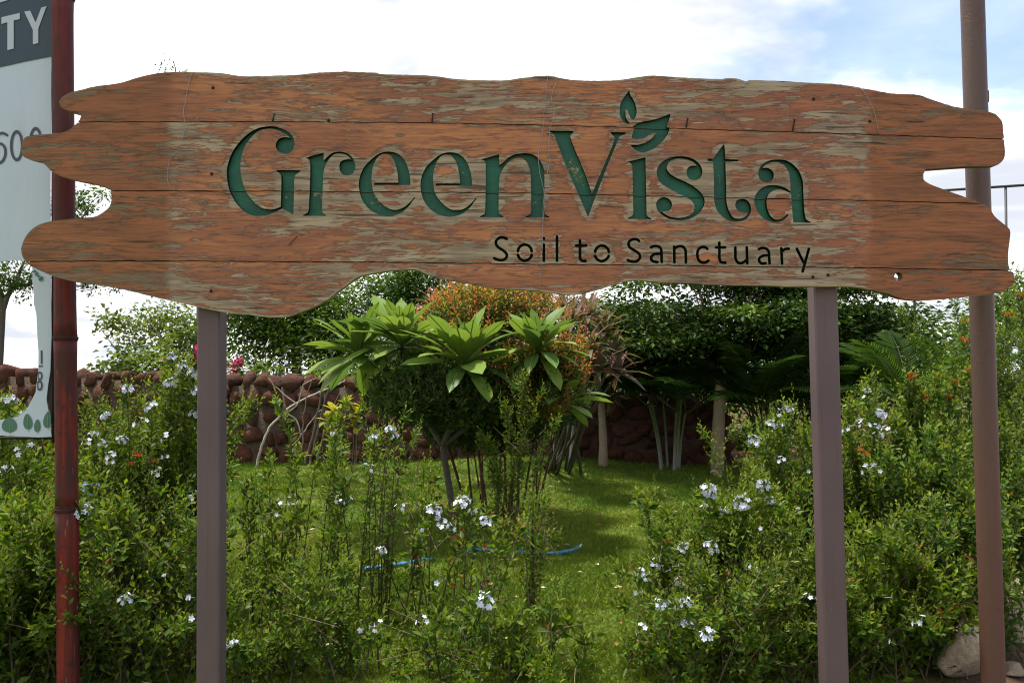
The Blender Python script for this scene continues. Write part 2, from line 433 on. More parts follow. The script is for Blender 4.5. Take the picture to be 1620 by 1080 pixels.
# ------------------------------------------------------------------ ground
rng = np.random.default_rng(7)
def vnoise(x, y, s, seed=0):
    """smooth value noise in [-1, 1]"""
    x = np.asarray(x) * s; y = np.asarray(y) * s
    xi, yi = np.floor(x).astype(int), np.floor(y).astype(int); fx, fy = x - xi, y - yi
    fx = fx * fx * (3 - 2 * fx); fy = fy * fy * (3 - 2 * fy)
    def hsh(a, b):
        n = np.sin(a * 127.1 + b * 311.7 + seed * 74.7) * 43758.5453
        return (n - np.floor(n)) * 2 - 1
    return (hsh(xi, yi) * (1 - fx) * (1 - fy) + hsh(xi + 1, yi) * fx * (1 - fy) + hsh(xi, yi + 1) * (1 - fx) * fy + hsh(xi + 1, yi + 1) * fx * fy)
def ground_z(x, y):
    x = np.asarray(x, float); y = np.asarray(y, float)
    near = np.clip((40 - np.hypot(x, y)) / 20, 0, 1)
    z = near * (0.035 * vnoise(x, y, 0.55, 1) + 0.014 * vnoise(x, y, 2.1, 2) + 0.006 * vnoise(x, y, 6.0, 3))
    z = z + 0.16 * np.exp(-((x - 0.2) / 1.6) ** 2 - ((y - 11.6) / 1.7) ** 2)      # low bank before the wall
    return z - 0.022 * np.clip(y - 13.5, 0, None)                                  # the land falls away behind the wall
def axis(lo, hi, step):
    a = np.arange(lo, hi + 1e-6, step); far = np.array([1, 2.5, 6, 15, 40, 100, 300, 900, 2500, 5000.0])
    return np.concatenate([lo - far[::-1], a, hi + far])
ax, ay = axis(-9, 9, 0.11), axis(-1, 14, 0.11)
X, Y = np.meshgrid(ax, ay, indexing='ij'); Z = ground_z(X, Y)
nx, ny = X.shape
idx = np.arange(nx * ny).reshape(nx, ny)
q = np.stack([idx[:-1, :-1], idx[1:, :-1], idx[1:, 1:], idx[:-1, 1:]], -1).reshape(-1, 4)
g = Geo(); g.add(np.stack([X, Y, Z], -1).reshape(-1, 3), np.concatenate([q[:, [0, 1, 2]], q[:, [0, 2, 3]]]))
g.obj('ground', ['lawn'], kind='structure')

# short lawn grass
def on_lawn(x, y):
    right = 2.3 + 0.30 * (y - 5) + 0.25 * vnoise(y, x, 1.1, 5)
    return (x < np.maximum(right, 1.6)) & (y < 12.15 + 0.1 * vnoise(x, y, 2.0, 8)) & (y > 2.6)
NB = 330000
gy = 3.5 * (12.2 / 3.5) ** rng.random(NB); gx = (rng.random(NB) * 2 - 1) * (0.68 * gy + 0.4)
k = on_lawn(gx, gy); gx, gy = gx[k], gy[k]; n = len(gx)
P = np.stack([gx, gy, ground_z(gx, gy) - 0.004], -1)
patch = vnoise(gx, gy, 0.9, 11) * 0.5 + vnoise(gx, gy, 2.7, 12) * 0.35 + vnoise(gx, gy, 8.0, 13) * 0.25
tuft = np.clip(0.5 + 0.6 * vnoise(gx, gy, 3.3, 21) + 0.35 * vnoise(gx, gy, 9.0, 22), 0.12, 1.4)
a = rng.random(n) * 6.283; tilt = rng.random(n) ** 0.6 * 1.35
D = np.stack([np.cos(a) * np.sin(tilt), np.sin(a) * np.sin(tilt), np.cos(tilt)], -1)
sc_ = 0.7 + gy / 14
Lb = (0.022 + 0.030 * rng.random(n)) * (0.55 + 0.75 * tuft) * sc_
cg = np.array((0.085, 0.180, 0.012)); cy = np.array((0.225, 0.300, 0.026)); cd = np.array((0.20, 0.165, 0.070))
w = np.clip(0.66 + patch * 0.9 + rng.normal(0, 0.16, n) - 0.07 * (gy - 6), 0, 1)[:, None]
col = cg * (1 - w) + cy * w
dry = (rng.random(n) < 0.05 + 0.10 * np.clip(patch, 0, 1))[:, None]
col = np.where(dry, cd * (0.6 + 0.5 * rng.random((n, 1))), col) * (0.75 + 0.5 * rng.random((n, 1)))
g = Geo(); g.leaves(P, D, np.stack([-np.sin(a), np.cos(a), 0 * a], -1), Lb, (0.0035 + 0.003 * rng.random(n)) * sc_, col, fold=0.0, droop=0.25, wide=0.3)
tag(g.obj('grass', ['grass_blade'], kind='stuff'), 'short yellow green lawn grass between the shrubs and the stone wall', 'grass')

# fallen petals and dry leaves lying on the lawn
n = 230
fy = 4.3 + 7.2 * rng.random(n) ** 1.2; fx = (rng.random(n) * 2 - 1) * 0.6 * fy; k = on_lawn(fx, fy); fx, fy = fx[k], fy[k]; n = len(fx)
a = rng.random(n) * 6.283
pal = np.array([(0.42, 0.26, 0.14), (0.30, 0.12, 0.06), (0.62, 0.55, 0.45), (0.50, 0.44, 0.16)])
g = Geo(); g.leaves(np.stack([fx, fy, ground_z(fx, fy) + 0.03 + 0.02 * rng.random(n)], -1), np.stack([np.cos(a), np.sin(a), 0.25 * rng.normal(0, 1, n)], -1),
                    np.stack([0.3 * rng.normal(0, 1, n), 0.3 * rng.normal(0, 1, n), np.ones(n)], -1), 0.03 + 0.04 * rng.random(n), 0.02 + 0.02 * rng.random(n), pal[rng.integers(0, 4, n)])
tag(g.obj('fallen_leaves', ['petal'], kind='stuff'), 'dry leaves and pale petals scattered over the lawn', 'leaves')

# ------------------------------------------------------------------ wooden sign
SIGN_Y = 3.3
def spline(pts, step=3.0, closed=True):
    """Catmull-Rom through the points; a third value of 1 makes a corner"""
    P = [np.array(p[:2], float) for p in pts]; C = [len(p) > 2 for p in pts]; n = len(P); out = []
    for i in range(n if closed else n - 1):
        p0, p1, p2, p3 = P[i - 1], P[i], P[(i + 1) % n], P[(i + 2) % n]
        if C[i] or (not closed and i == 0): p0 = p1
        if C[(i + 1) % n] or (not closed and i == n - 2): p3 = p2
        k = max(1, int(np.linalg.norm(p2 - p1) / step))
        if C[i] and C[(i + 1) % n]: k = max(1, int(np.linalg.norm(p2 - p1) / (step * 2)))
        d0 = (p2 - p0) * 0.5; d1 = (p3 - p1) * 0.5
        if C[i]: d0 = d0 * 1.0
        for j in range(k):
            s = j / k; s2, s3 = s * s, s ** 3
            out.append((2 * s3 - 3 * s2 + 1) * p1 + (s3 - 2 * s2 + s) * d0 + (-2 * s3 + 3 * s2) * p2 + (s3 - s2) * d1)
    if not closed: out.append(P[-1])
    return np.array(out)
def zoomed(ox, oy, s, pts): return [(ox + p[0] / s, oy + p[1] / s, *p[2:]) for p in pts]
def inside(poly, pts):
    x, y = pts[:, 0], pts[:, 1]; r = np.zeros(len(pts), bool)
    lo, hi = poly.min(0), poly.max(0)
    k = np.where((x >= lo[0]) & (x <= hi[0]) & (y >= lo[1]) & (y <= hi[1]))[0]
    if len(k) == 0: return r
    xa, ya = poly[:, 0], poly[:, 1]; xb, yb = np.roll(xa, -1), np.roll(ya, -1)
    X, Y = x[k][:, None], y[k][:, None]
    with np.errstate(divide='ignore', invalid='ignore'):
        c = ((ya > Y) != (yb > Y)) & (X < (xb - xa) * (Y - ya) / (yb - ya) + xa)
    r[k] = c.sum(1) % 2 == 1
    return r
def stroke(pts, w, closed=False):
    """the outline of a rounded stroke along a smooth line"""
    c = spline(pts, 1.6, closed=False) if len(pts) > 2 else np.array(pts, float)
    t = norm(np.gradient(c, axis=0)); nn = np.stack([-t[:, 1], t[:, 0]], -1)
    th = np.linspace(0, math.pi, 6)[1:-1]
    def cap(p, t, nn): return [p + w / 2 * (np.cos(a) * nn + np.sin(a) * t) for a in th]
    return np.array(list(c + nn * w / 2) + cap(c[-1], t[-1], nn[-1]) + list((c - nn * w / 2)[::-1]) + cap(c[0], -t[0], -nn[0]))
def circle(cx, cy, rx, ry=None, n=18):
    a = np.arange(n) * 2 * math.pi / n; return np.stack([cx + rx * np.cos(a), cy + (ry or rx) * np.sin(a)], -1)

E_ = [(805,565,1),(800,470),(780,360),(740,250),(680,165),(600,110),(510,90),(430,95),(350,125),(260,190),(160,290),(100,400),(72,510),(72,600),(85,680),(120,780),(190,880),(280,950),(370,990),(480,1008),(580,995),(680,955),(770,880),(830,800),(875,745,1),(860,738,1),(810,795),(740,860),(660,905),(580,918),(500,900),(420,850),(340,770),(280,670),(255,560),(250,450),(265,330),(300,230),(360,150),(430,122),(500,135),(550,185),(590,260),(615,360),(628,450),(632,532,1),(290,532,1),(290,565,1)]
LETTERS = [
 ('letter G', [zoomed(350,190,6.75,[(510,68),(400,85),(290,145),(190,240),(110,360),(65,500),(60,600),(75,700),(110,800),(170,900),(250,975),(340,1020),(430,1022),(520,1005),(600,970),(650,945,1),(770,1008,1),(778,760),(782,620),(795,585),(845,550,1),(843,537,1),(590,535,1),(592,548,1),(630,575),(642,620),(640,760),(636,925,1),(570,950),(500,955),(430,935),(350,875),(270,770),(225,650),(205,520),(215,400),(250,290),(310,200),(390,125),(470,98),(540,95),(620,115),(690,155),(735,190,1),(690,183),(640,190),(600,220),(582,270),(595,315),(630,345),(690,360),(740,345),(770,305),(782,250),(770,190),(720,130),(640,90),(570,70)])]),
 ('letter r', [zoomed(470,230,9,[(120,180,1),(250,140),(378,105,1),(380,215,1),(430,165),(500,110),(580,90),(650,95),(730,125),(790,180),(825,260),(828,320),(800,390),(750,420),(705,430),(650,410),(615,365),(602,310),(612,250),(650,215),(710,200),(775,205,1),(735,165),(680,130),(610,118),(540,125),(480,170),(430,235),(395,310),(375,400),(368,520),(363,660),(358,800),(358,930),(370,970),(415,995,1),(412,1006,1),(85,1004,1),(85,992,1),(140,965),(165,920),(172,800),(180,660),(185,500),(188,300),(180,230),(160,195)])]),
 ('first letter e', [zoomed(560,230,9,E_)]),
 ('second letter e', [zoomed(655,230,9,[(p[0]+22,p[1]+10,*p[2:]) for p in E_])]),
 ('letter n', [zoomed(750,230,9,[(100,200,1),(230,165),(358,128,1),(358,285,1),(420,240),(490,175),(580,130),(680,115),(780,118),(870,150),(940,220),(985,310),(1000,420),(1002,560),(1000,690),(1000,850),(1000,950),(1015,985),(1070,1015,1),(1068,1027,1),(735,1025,1),(735,1012,1),(790,985),(810,950),(812,800),(812,690),(808,560),(805,420),(785,320),(750,240),(700,195),(640,180),(570,190),(490,240),(430,310),(380,400),(360,480),(355,560),(352,690),(350,850),(352,950),(370,985),(418,1010,1),(416,1024,1),(85,1022,1),(85,1008,1),(135,985),(155,950),(162,800),(166,600),(166,350),(165,260),(150,225)])]),
 ('letter V', [zoomed(860,190,6.75,[(60,115,1),(320,118,1),(320,135,1),(290,160),(290,200),(340,330),(400,470),(460,620),(515,792,1),(580,640),(660,450),(720,310),(755,210),(750,175),(720,150,1),(720,130,1),(875,132,1),(875,152,1),(820,170),(800,200),(755,310),(680,490),(600,700),(560,800),(475,1035,1),(370,790),(290,610),(200,390),(140,230),(115,160),(85,135),(60,128,1)])]),
 ('leaf emblem', [zoomed(960,135,9,[(320,75,1),(335,140),(380,210),(410,290),(425,370),(410,450),(380,495,1),(340,470),(310,400),(290,350,1),(265,350,1),(265,410),(280,480),(332,548,1),(290,548),(240,520),(200,460),(182,390),(185,310),(210,230),(260,150)]),
                  zoomed(960,135,9,[(370,590,1),(430,545),(520,518),(650,495),(780,455),(905,405,1),(890,480),(860,560),(845,640,1),(400,640,1)]),
                  zoomed(960,135,9,[(410,600,1),(895,600,1),(870,690),(800,790),(700,880),(600,935),(510,958),(430,935),(370,890),(335,848,1),(420,850),(500,835),(580,800),(650,745),(705,680,1),(650,685),(600,710),(520,755),(430,765),(355,755,1),(365,690),(385,640)])]),
 ('letter i', [zoomed(980,235,8.64,[(115,180,1),(240,150),(355,120,1),(358,300),(362,500),(365,640),(370,800),(370,900),(385,930),(435,955,1),(435,968,1),(120,962,1),(120,945,1),(165,925),(188,880),(188,800),(185,640),(183,500),(178,300),(172,230),(150,200)])]),
 ('letter s', [zoomed(980,235,8.64,[(1055,235,1),(1000,235),(950,250),(922,290),(918,340),(935,390),(975,425),(1030,435),(1080,420),(1115,380),(1130,330),(1125,270),(1090,210),(1020,150),(930,118),(830,108),(720,120),(620,160),(550,220),(515,290),(512,360),(540,440),(600,500),(700,560),(800,615),(900,660),(980,710),(1020,770),(1020,840),(980,900),(900,935),(800,948),(700,935),(620,895),(580,862,1),(640,858),(690,840),(715,790),(710,730),(670,685),(600,665),(540,690),(505,740),(505,800),(530,860),(600,920),(680,960),(780,980),(880,980),(980,955),(1080,890),(1140,810),(1165,740),(1150,660),(1100,590),(1000,510),(900,455),(800,410),(710,360),(660,310),(645,260),(660,210),(700,170),(760,145),(830,140),(910,150),(980,175),(1030,205)])]),
 ('letter t', [zoomed(1110,220,7.714,[(275,58,1),(285,150),(285,245,1),(445,252,1),(445,275,1),(290,275,1),(295,450),(300,600),(300,720),(315,820),(345,900),(390,960),(440,972),(500,965),(550,930),(565,905,1),(520,902),(460,885),(420,845),(410,800),(425,755),(470,733),(530,735),(580,775),(602,840),(595,900),(560,960),(500,995),(430,1008),(350,1000),(270,960),(200,890),(165,810),(152,720),(150,500),(140,280,1),(72,268,1),(72,240,1),(140,240,1),(200,155)])]),
 ('letter a', [zoomed(1180,235,8.308,[(163,330),(170,280),(200,225),(260,180),(340,150),(430,145),(520,155),(600,195),(670,260),(720,340),(750,440),(755,560),(760,680),(768,800),(780,890),(800,940),(850,962,1),(848,976,1),(625,970,1),(612,850),(605,740),(595,600,1),(560,575),(500,550),(430,538),(370,550),(310,590),(280,640),(272,720),(285,800),(320,880),(370,925),(425,932),(480,915),(530,875),(552,855,1),(555,880,1),(500,935),(440,965),(370,970),(290,950),(200,890),(140,800),(110,710),(115,650),(140,590),(200,525),(280,488),(360,482),(440,490),(520,520),(585,562,1),(585,450),(575,370),(555,300),(510,230),(450,190),(390,178),(310,190),(250,225),(215,262,1),(250,255),(310,265),(350,300),(368,350),(355,400),(320,435),(265,448),(210,425),(175,385)])]),
]
A3, A4, A5 = (770,365,7.714), (975,365,10.125), (1120,365,9)
SMALL = [
 ('S of Soil', A3, [[(245,100),(200,82),(150,90),(115,125),(115,165),(145,205),(200,240),(240,280),(245,310),(225,345),(170,360),(110,345),(92,335)]]),
 ('o of Soil', A3, [[(380,250),(395,205),(430,178),(465,170),(505,180),(540,215),(548,250)],[(380,295),(400,335),(440,362),(470,365),(510,350),(540,320),(548,295)]]),
 ('i of Soil', A3, [[(697,170),(697,366)],[(698,93),(698,98)]]), ('l of Soil', A3, [[(858,72),(858,366)]]),
 ('t of to', A3, [[(1138,120),(1138,250),(1140,330),(1160,366),(1206,370)],[(1090,182),(1214,182)]]),
 ('o of to', A3, [[(1322,258),(1340,215),(1375,188),(1405,182),(1445,192),(1480,225),(1490,258)],[(1322,308),(1345,345),(1385,370),(1410,372),(1450,355),(1480,325),(1490,308)]]),
 ('S of Sanctuary', A4, [[(365,165),(330,140),(260,140),(210,170),(195,215),(220,270),(290,315),(350,355),(380,400),(370,450),(320,490),(250,495),(185,470)]]),
 ('first a of Sanctuary', A4, [[(555,265),(600,248),(660,248),(710,280),(722,340),(728,500)],[(700,372),(620,375),(565,410),(560,460),(590,490),(660,503)]]),
 ('n of Sanctuary', A4, [[(928,255),(930,505)],[(945,275),(1000,250),(1060,255),(1105,300),(1112,380),(1115,506)]]),
 ('c of Sanctuary', A4, [[(1460,290),(1420,262),(1360,265),(1310,310),(1298,390),(1320,470),(1370,508),(1430,508),(1475,480)]]),
 ('t of Sanctuary', A5, [[(162,170),(163,300),(165,400),(190,450),(250,455)],[(115,238),(245,238)]]),
 ('u of Sanctuary', A5, [[(390,238),(391,320),(394,400),(430,455),(490,458),(535,425)],[(552,238),(560,465)]]),
 ('second a of Sanctuary', A5, [[(725,262),(770,245),(830,255),(865,300),(870,360),(878,465)],[(850,352),(780,358),(730,395),(735,440),(770,468),(820,462)]]),
 ('r of Sanctuary', A5, [[(1045,250),(1055,468)],[(1060,290),(1100,260),(1152,256)]]),
 ('y of Sanctuary', A5, [[(1266,258),(1360,450)],[(1436,260),(1348,580)]]),
]
GLYPH = [(lab, [spline(p, 2.0) for p in polys]) for lab, polys in LETTERS]
GLYPH += [(lab, [stroke([(a[0] + x / a[2], a[1] + y / a[2]) for x, y in s], 4.5) for s in ss]) for lab, a, ss in SMALL]

SEAM = [np.array([(123,193.3),(300,193),(470,193),(640,194),(780,196.5),(900,199),(1010,202),(1100,204.5),(1200,207.3),(1250,209),(1370,213),(1588,220)]),
        np.array([(175,301.8),(470,302.5),(660,304),(860,306),(1010,309.5),(1110,312),(1190,314),(1300,316),(1370,317.7),(1554,322)]),
        np.array([(40,413.6),(158,413),(300,412.9),(395,413.8),(550,414),(700,416),(855,418),(978,418.9),(1100,420.9),(1260,422.5),(1389,424),(1598,427.6)])]
TOPE = [(123,193.3,1),(126,189.6),(128,183.5),(122,179.4),(106,174.4),(95.7,169.3),(93.5,161),(101.9,150.9),(122,143.8),(152.8,136.7),(189.4,131.6),(220,122.4),(248.5,116.3),(285,113.9),(330,115),(352,116),(372,119.5),(395,121),(430,120),(470,118.5),(505,115),(540,113.5),(580,114.5),(597,115.5,1),(600,117.5,1),(620,118),(680,120),(720,125),(760,127),(800,127),(830,123),(865,120),(900,126),(940,128),(980,126.5),(1020,120.5),(1040,120),(1090,123.5),(1142,125.5,1),(1148,124,1),(1165,124.5),(1180,129,1),(1186,126.8,1),(1230,128),(1260,130),(1330,134),(1370,141),(1378,142),(1410,148),(1450,150),(1475,158),(1510,169),(1540,173.5),(1560,176),(1575,181),(1585,192),(1587,205),(1588,220,1)]
L2 = [(123,193.3,1),(114,201.9),(101.9,209),(81.5,211.6),(51,214),(38.7,218.1),(34.2,226.3),(34.2,240.5),(39.7,249.7),(67.2,257.9),(81.5,271.1),(97.8,279.3),(122.2,285.8),(146.7,290.5),(163,295.6),(175,301.8,1)]
R2 = [(1588,220,1),(1590,240),(1588,251.7),(1580,260),(1570,262.3),(1530,263.3),(1476.7,267),(1465,268.3),(1461,275),(1461,283.3),(1470,290.7),(1503.3,303.3),(1526.7,311.7),(1554,322,1)]
L3 = [(175,301.8,1),(176.5,314.8),(172.8,327.2),(163,335.8),(148,343.2),(118.5,345),(81.5,349.9),(56.8,358),(40.7,374),(33.3,393.8),(34.6,403.7),(40,413.6,1)]
R3 = [(1554,322,1),(1565,328.3),(1573.3,341.7),(1586.7,353.3),(1597.7,363.3),(1597.7,376.7),(1595,400),(1595.7,420),(1598,427.6,1)]
B4 = [(40,413.6,1),(49.4,421),(81.5,435.8),(116,445.2),(148,449.9),(195,458),(247,470.4),(300,482.5),(355.6,494),(397,498),(425,501.5),(447,501.5),(466.7,497),(491.7,487),(516.7,474.4),(538.9,457.7),(563.9,439.7),(586,432.7),(619.4,428),(647.2,426),(661,427.5),(688.9,438.3),(741.7,448),(783,455.8),(825,457.7),(866.7,462),(894.4,465.5),(916.7,464.7),(938.9,459.7),(977.8,448),(994.4,444),(1011,443),(1047,446.6),(1132,450),(1244.5,453.2),(1344,453.2),(1372.9,457.4),(1405,463.8),(1424.2,471.5),(1450,475),(1485,473.5),(1533,469),(1565.5,465.8),(1588,460),(1604,448.2),(1604.7,436.9),(1598,427.6,1)]
def seam_line(i, dy):
    s = SEAM[i]; xs = np.unique(np.concatenate([np.arange(s[0, 0], s[-1, 0], 9.0), [s[-1, 0]]]))
    wob = 0.35 * np.sin(xs * 0.11 + i) + 0.25 * np.sin(xs * 0.31 + 2 * i)
    wob[0] = wob[-1] = 0
    return np.stack([xs, np.interp(xs, s[:, 0], s[:, 1]) + dy + wob], -1)
GAP = 0.75
def op(p, s=5.0):
    c = spline(p, s, closed=False)
    return c
def roughen(c, amp, seed):
    """small nicks along a hand-cut edge"""
    r = np.random.default_rng(seed); c = c.copy(); c[1:-1] += r.normal(0, amp, (len(c) - 2, 2)); return c
def cat(*a): return np.concatenate([x[:-1] for x in a[:-1]] + [a[-1]])
def shift_end(c, first=0.0, last=0.0):
    c = c.copy(); c[0, 1] += first; c[-1, 1] += last; return c
PLANKS = [
    np.concatenate([shift_end(roughen(op(TOPE), 0.18, 1), -GAP, -GAP), seam_line(0, -GAP)[::-1][1:-1]]),
    np.concatenate([seam_line(0, GAP)[:-1], shift_end(op(R2), GAP, -GAP), seam_line(1, -GAP)[::-1][1:-1], shift_end(op(L2), GAP, -GAP)[::-1][:-1]]),
    np.concatenate([seam_line(1, GAP)[:-1], shift_end(op(R3), GAP, -GAP), seam_line(2, -GAP)[::-1][1:-1], shift_end(op(L3), GAP, -GAP)[::-1][:-1]]),
    np.concatenate([seam_line(2, GAP)[:-1], shift_end(roughen(op(B4), 0.12, 4), GAP, GAP)[::-1][:-1]]),
]
HOLE = circle(1421.5, 437.5, 6.6, 7.0, 16)
DEPTH, THICK = 0.020, 0.042
def to_board(uv):
    """pixel of the photograph -> the board's plane, in the sign's own coordinates"""
    a = (uv[:, 0] - 810.0) / F; b = (540.0 - uv[:, 1]) / F
    dy = math.cos(PITCH) - b * math.sin(PITCH); dz = math.sin(PITCH) + b * math.cos(PITCH)
    return a * SIGN_Y / dy, CAM_Z + dz * SIGN_Y / dy

SIGN = thing('wooden_sign', 'large weathered orange-stained plank sign carved GreenVista in green, on two mauve posts', 'sign', (0, SIGN_Y, 0))
LG = [Geo() for _ in GLYPH]; PLANK_OBJ = []
def plank_at(u, v): return PLANK_OBJ[sum(v > np.interp(u, s[:, 0], s[:, 1]) for s in SEAM)]
allout = np.concatenate([p for _, ps in GLYPH for p in ps])
sil = np.concatenate([op(TOPE), op(R2), op(L2), op(R3), op(L3), op(B4)])
for pi_, poly in enumerate(PLANKS):
    lo, hi = poly.min(0), poly.max(0)
    gxs, gys = np.meshgrid(np.arange(lo[0], hi[0], 9.0), np.arange(lo[1] + 3, hi[1], 7.0))
    grid = np.stack([gxs.ravel(), gys.ravel()], -1) + np.random.default_rng(pi_).normal(0, 0.6, (gxs.size, 2))
    grid = grid[inside(poly, grid)]
    vs = [poly]; es = [np.stack([np.arange(len(poly)), np.roll(np.arange(len(poly)), -1)], -1)]; nv = len(poly)
    loops = [p for _, ps in GLYPH for p in ps if p[:, 1].max() > lo[1] and p[:, 1].min() < hi[1]] + ([HOLE] if pi_ == 3 else [])
    for p in loops:
        vs.append(p); es.append(nv + np.stack([np.arange(len(p)), np.roll(np.arange(len(p)), -1)], -1)); nv += len(p)
    vs.append(grid)
    V2 = np.concatenate(vs)
    res = delaunay_2d_cdt([Vector(p) for p in V2.tolist()], np.concatenate(es).tolist(), [], 0, 1e-4, False)
    V2 = np.array([tuple(v) for v in res[0]]); T = np.array([f for f in res[2]], int)
    cen = V2[T].mean(1)
    keep = inside(poly, cen); T, cen = T[keep], cen[keep]
    a2, b2, c2 = V2[T[:, 0]], V2[T[:, 1]], V2[T[:, 2]]
    area = (b2[:, 0] - a2[:, 0]) * (c2[:, 1] - a2[:, 1]) - (b2[:, 1] - a2[:, 1]) * (c2[:, 0] - a2[:, 0])
    T[area > 0] = T[area > 0][:, ::-1]; ok = np.abs(area) > 1e-7; T, cen = T[ok], cen[ok]   # px y runs down: this winding faces the camera
    cls = np.full(len(T), -1)
    for gi, (_, ps) in enumerate(GLYPH):
        for p in ps: cls[inside(p, cen)] = gi
    if pi_ == 3: cls[inside(HOLE, cen)] = 999
    bx, bz = to_board(V2)
    front = np.stack([bx, np.zeros_like(bx), bz], -1) + np.array((0, SIGN_Y, 0))
    # distances that steer where the stain has worn
    def dist(A, B):
        o = np.empty(len(A))
        for i in range(0, len(A), 1500): o[i:i + 1500] = np.sqrt(((A[i:i + 1500, None] - B[None]) ** 2).sum(-1).min(1))
        return o
    hal = dist(V2, allout[::2]) / 16.0; rm = dist(V2, sil) / 12.0
    g = Geo()
    wood = cls == -1
    g.add(front, T[wood])
    back = front + np.array((0, THICK, 0)); solid = cls != 999
    g.add(back, T[solid][:, ::-1])
    # boundary walls
    ed = {}
    for ti, tri in enumerate(T):
        for q in range(3): ed.setdefault((min(tri[q], tri[(q + 1) % 3]), max(tri[q], tri[(q + 1) % 3])), []).append((ti, tri[q], tri[(q + 1) % 3]))
    sv, sf = [], []
    lw = {}
    for key, ts in ed.items():
        if len(ts) == 1:
            ti, a, b = ts[0]; c = cls[ti]; y0 = 0.0 if c == -1 else DEPTH
            n0 = len(sv); sv += [front[a] + (0, y0, 0), front[b] + (0, y0, 0), back[b], back[a]]; sf += [(n0, n0 + 2, n0 + 1), (n0, n0 + 3, n0 + 2)]
        else:
            (t1, a, b), (t2, _, _) = ts[:2]; c1, c2_ = cls[t1], cls[t2]
            if c1 == c2_: continue
            if 999 in (c1, c2_):
                if c1 == 999: a, b = b, a
                n0 = len(sv); sv += [front[a], front[b], back[b], back[a]]; sf += [(n0, n0 + 2, n0 + 1), (n0, n0 + 3, n0 + 2)]
            else:
                li = c1 if c1 != -1 else c2_
                if c1 != -1: a, b = b, a
                w_ = lw.setdefault(li, ([], [])); n0 = len(w_[0])
                w_[0].extend([front[a], front[b], front[b] + (0, DEPTH, 0), front[a] + (0, DEPTH, 0)]); w_[1].extend([(n0, n0 + 2, n0 + 1), (n0, n0 + 3, n0 + 2)])
    g.add(sv, sf)
    if pi_ < 3:      # strip added behind the joint to keep sky light out of the gap
        s = seam_line(pi_, 0.0); xs, zs = to_board(s + (0, -3)); xs2, zs2 = to_board(s + (0, 4))
        k = len(s); up = np.stack([xs, np.full(k, SIGN_Y + 0.031), zs], -1); dn = np.stack([xs2, np.full(k, SIGN_Y + 0.031), zs2], -1)
        i = np.arange(k - 1)
        g.add(np.concatenate([up, dn]), np.concatenate([np.stack([i, i + k, i + 1], -1), np.stack([i + 1, i + k, i + k + 1], -1)]))
        extra = 2 * k
    else: extra = 0
    pad = g.nv - 2 * len(V2)
    g.fa = {'halo': np.concatenate([hal, hal, np.ones(pad)]), 'rim': np.concatenate([rm, rm, np.full(pad, 0.1)])}
    PLANK_OBJ.append(g.obj('plank', ['stained_wood'], SIGN, smooth=False))
    for li in set(cls[(cls >= 0) & (cls < 999)]):
        LG[li].add(front + np.array((0, DEPTH, 0)), T[cls == li])
        if li in lw: LG[li].add(lw[li][0], lw[li][1], mat=1)
for (lab, _), g in zip(GLYPH, LG):
    big_ = lab in [l for l, _ in LETTERS]
    # drop the vertices no face uses
    v = np.concatenate(g.v); f = np.concatenate(g.f); c = np.concatenate(g.c); mm = np.concatenate(g.m)
    u, inv = np.unique(f, return_inverse=True)
    g2 = Geo(); g2.v, g2.f, g2.c, g2.m, g2.nv = [v[u]], [inv.reshape(-1, 3)], [c[u]], [mm], len(u)
    o = g2.obj('leaf_emblem' if 'emblem' in lab else 'carved_letter', ['letter_paint' if big_ else 'letter_cut', 'letter_cut'], SIGN, smooth=False)
    o['label'] = 'green carved ' + lab if big_ else 'small dark carved letter ' + lab

# square steel posts behind the planks
def square_post(utop, ubot, vtop, w, yaw, label):
    top = W(utop, vtop, 3.40); bot = W(ubot, 1080, 3.40)
    d = (top - bot) / (top[2] - bot[2]); top = top + d * 0.55; bot = bot - d * (bot[2] + 0.15)
    g = Geo(); h = w / 2; ch = w * 0.07
    prof = [(-h + ch, -h), (h - ch, -h), (h, -h + ch), (h, h - ch), (h - ch, h), (-h + ch, h), (-h, h - ch), (-h, -h + ch)]
    cs, sn = math.cos(yaw), math.sin(yaw)
    ring = np.array([(a * cs - b * sn, a * sn + b * cs, 0) for a, b in prof])
    v = np.concatenate([bot + ring, top + ring]); f = []
    for i in range(8):
        j = (i + 1) % 8; f += [(i, j, 8 + j), (i, 8 + j, 8 + i)]
    f += [(8, 8 + i, 8 + i + 1) for i in range(1, 7)]
    g.add(v, f); o = g.obj('post', ['post_paint'], SIGN, smooth=False); o['label'] = label
square_post(336, 334.5, 480, 0.0955, R(1), 'left mauve square steel post of the sign')
square_post(1300.5, 1319, 455, 0.0975, R(-3.5), 'right mauve square steel post of the sign')

# nails left in the planks
def nail(u, v, u2, v2, r=0.0028):
    g = Geo(); a, b = W(u, v, SIGN_Y - 0.012), W(u2, v2, SIGN_Y - 0.004)
    g.tube([b, a], [r, r], 6); dd = norm(a - b); g.tube([a, a + dd * 0.002], [r * 2.1, r * 2.1], 8)
    g.obj('nail', ['rusty_nail'], plank_at(u, v))
for a in [(434, 181, 431, 192), (684.5, 180, 683.5, 193.5), (1088, 188, 1085.5, 202), (1257, 190, 1254, 207)]: nail(*a)
nail(469, 375, 457, 388, 0.0018)
for (u, v) in [(337, 139), (335, 275), (1287, 157), (1376, 192), (1310, 435), (334, 460), (1286, 438), (520, 190.5)]:
    g = Geo(); p = W(u, v, SIGN_Y); g.tube([p + (0, 0.004, 0), p - (0, 0.0012, 0)], [0.0075, 0.0068], 12)
    g.tube([p - (0, 0.0012, 0), p - (0, 0.0022, 0)], [0.003, 0.003], 6)
    g.obj('screw', ['rusty_nail'], plank_at(u, v))

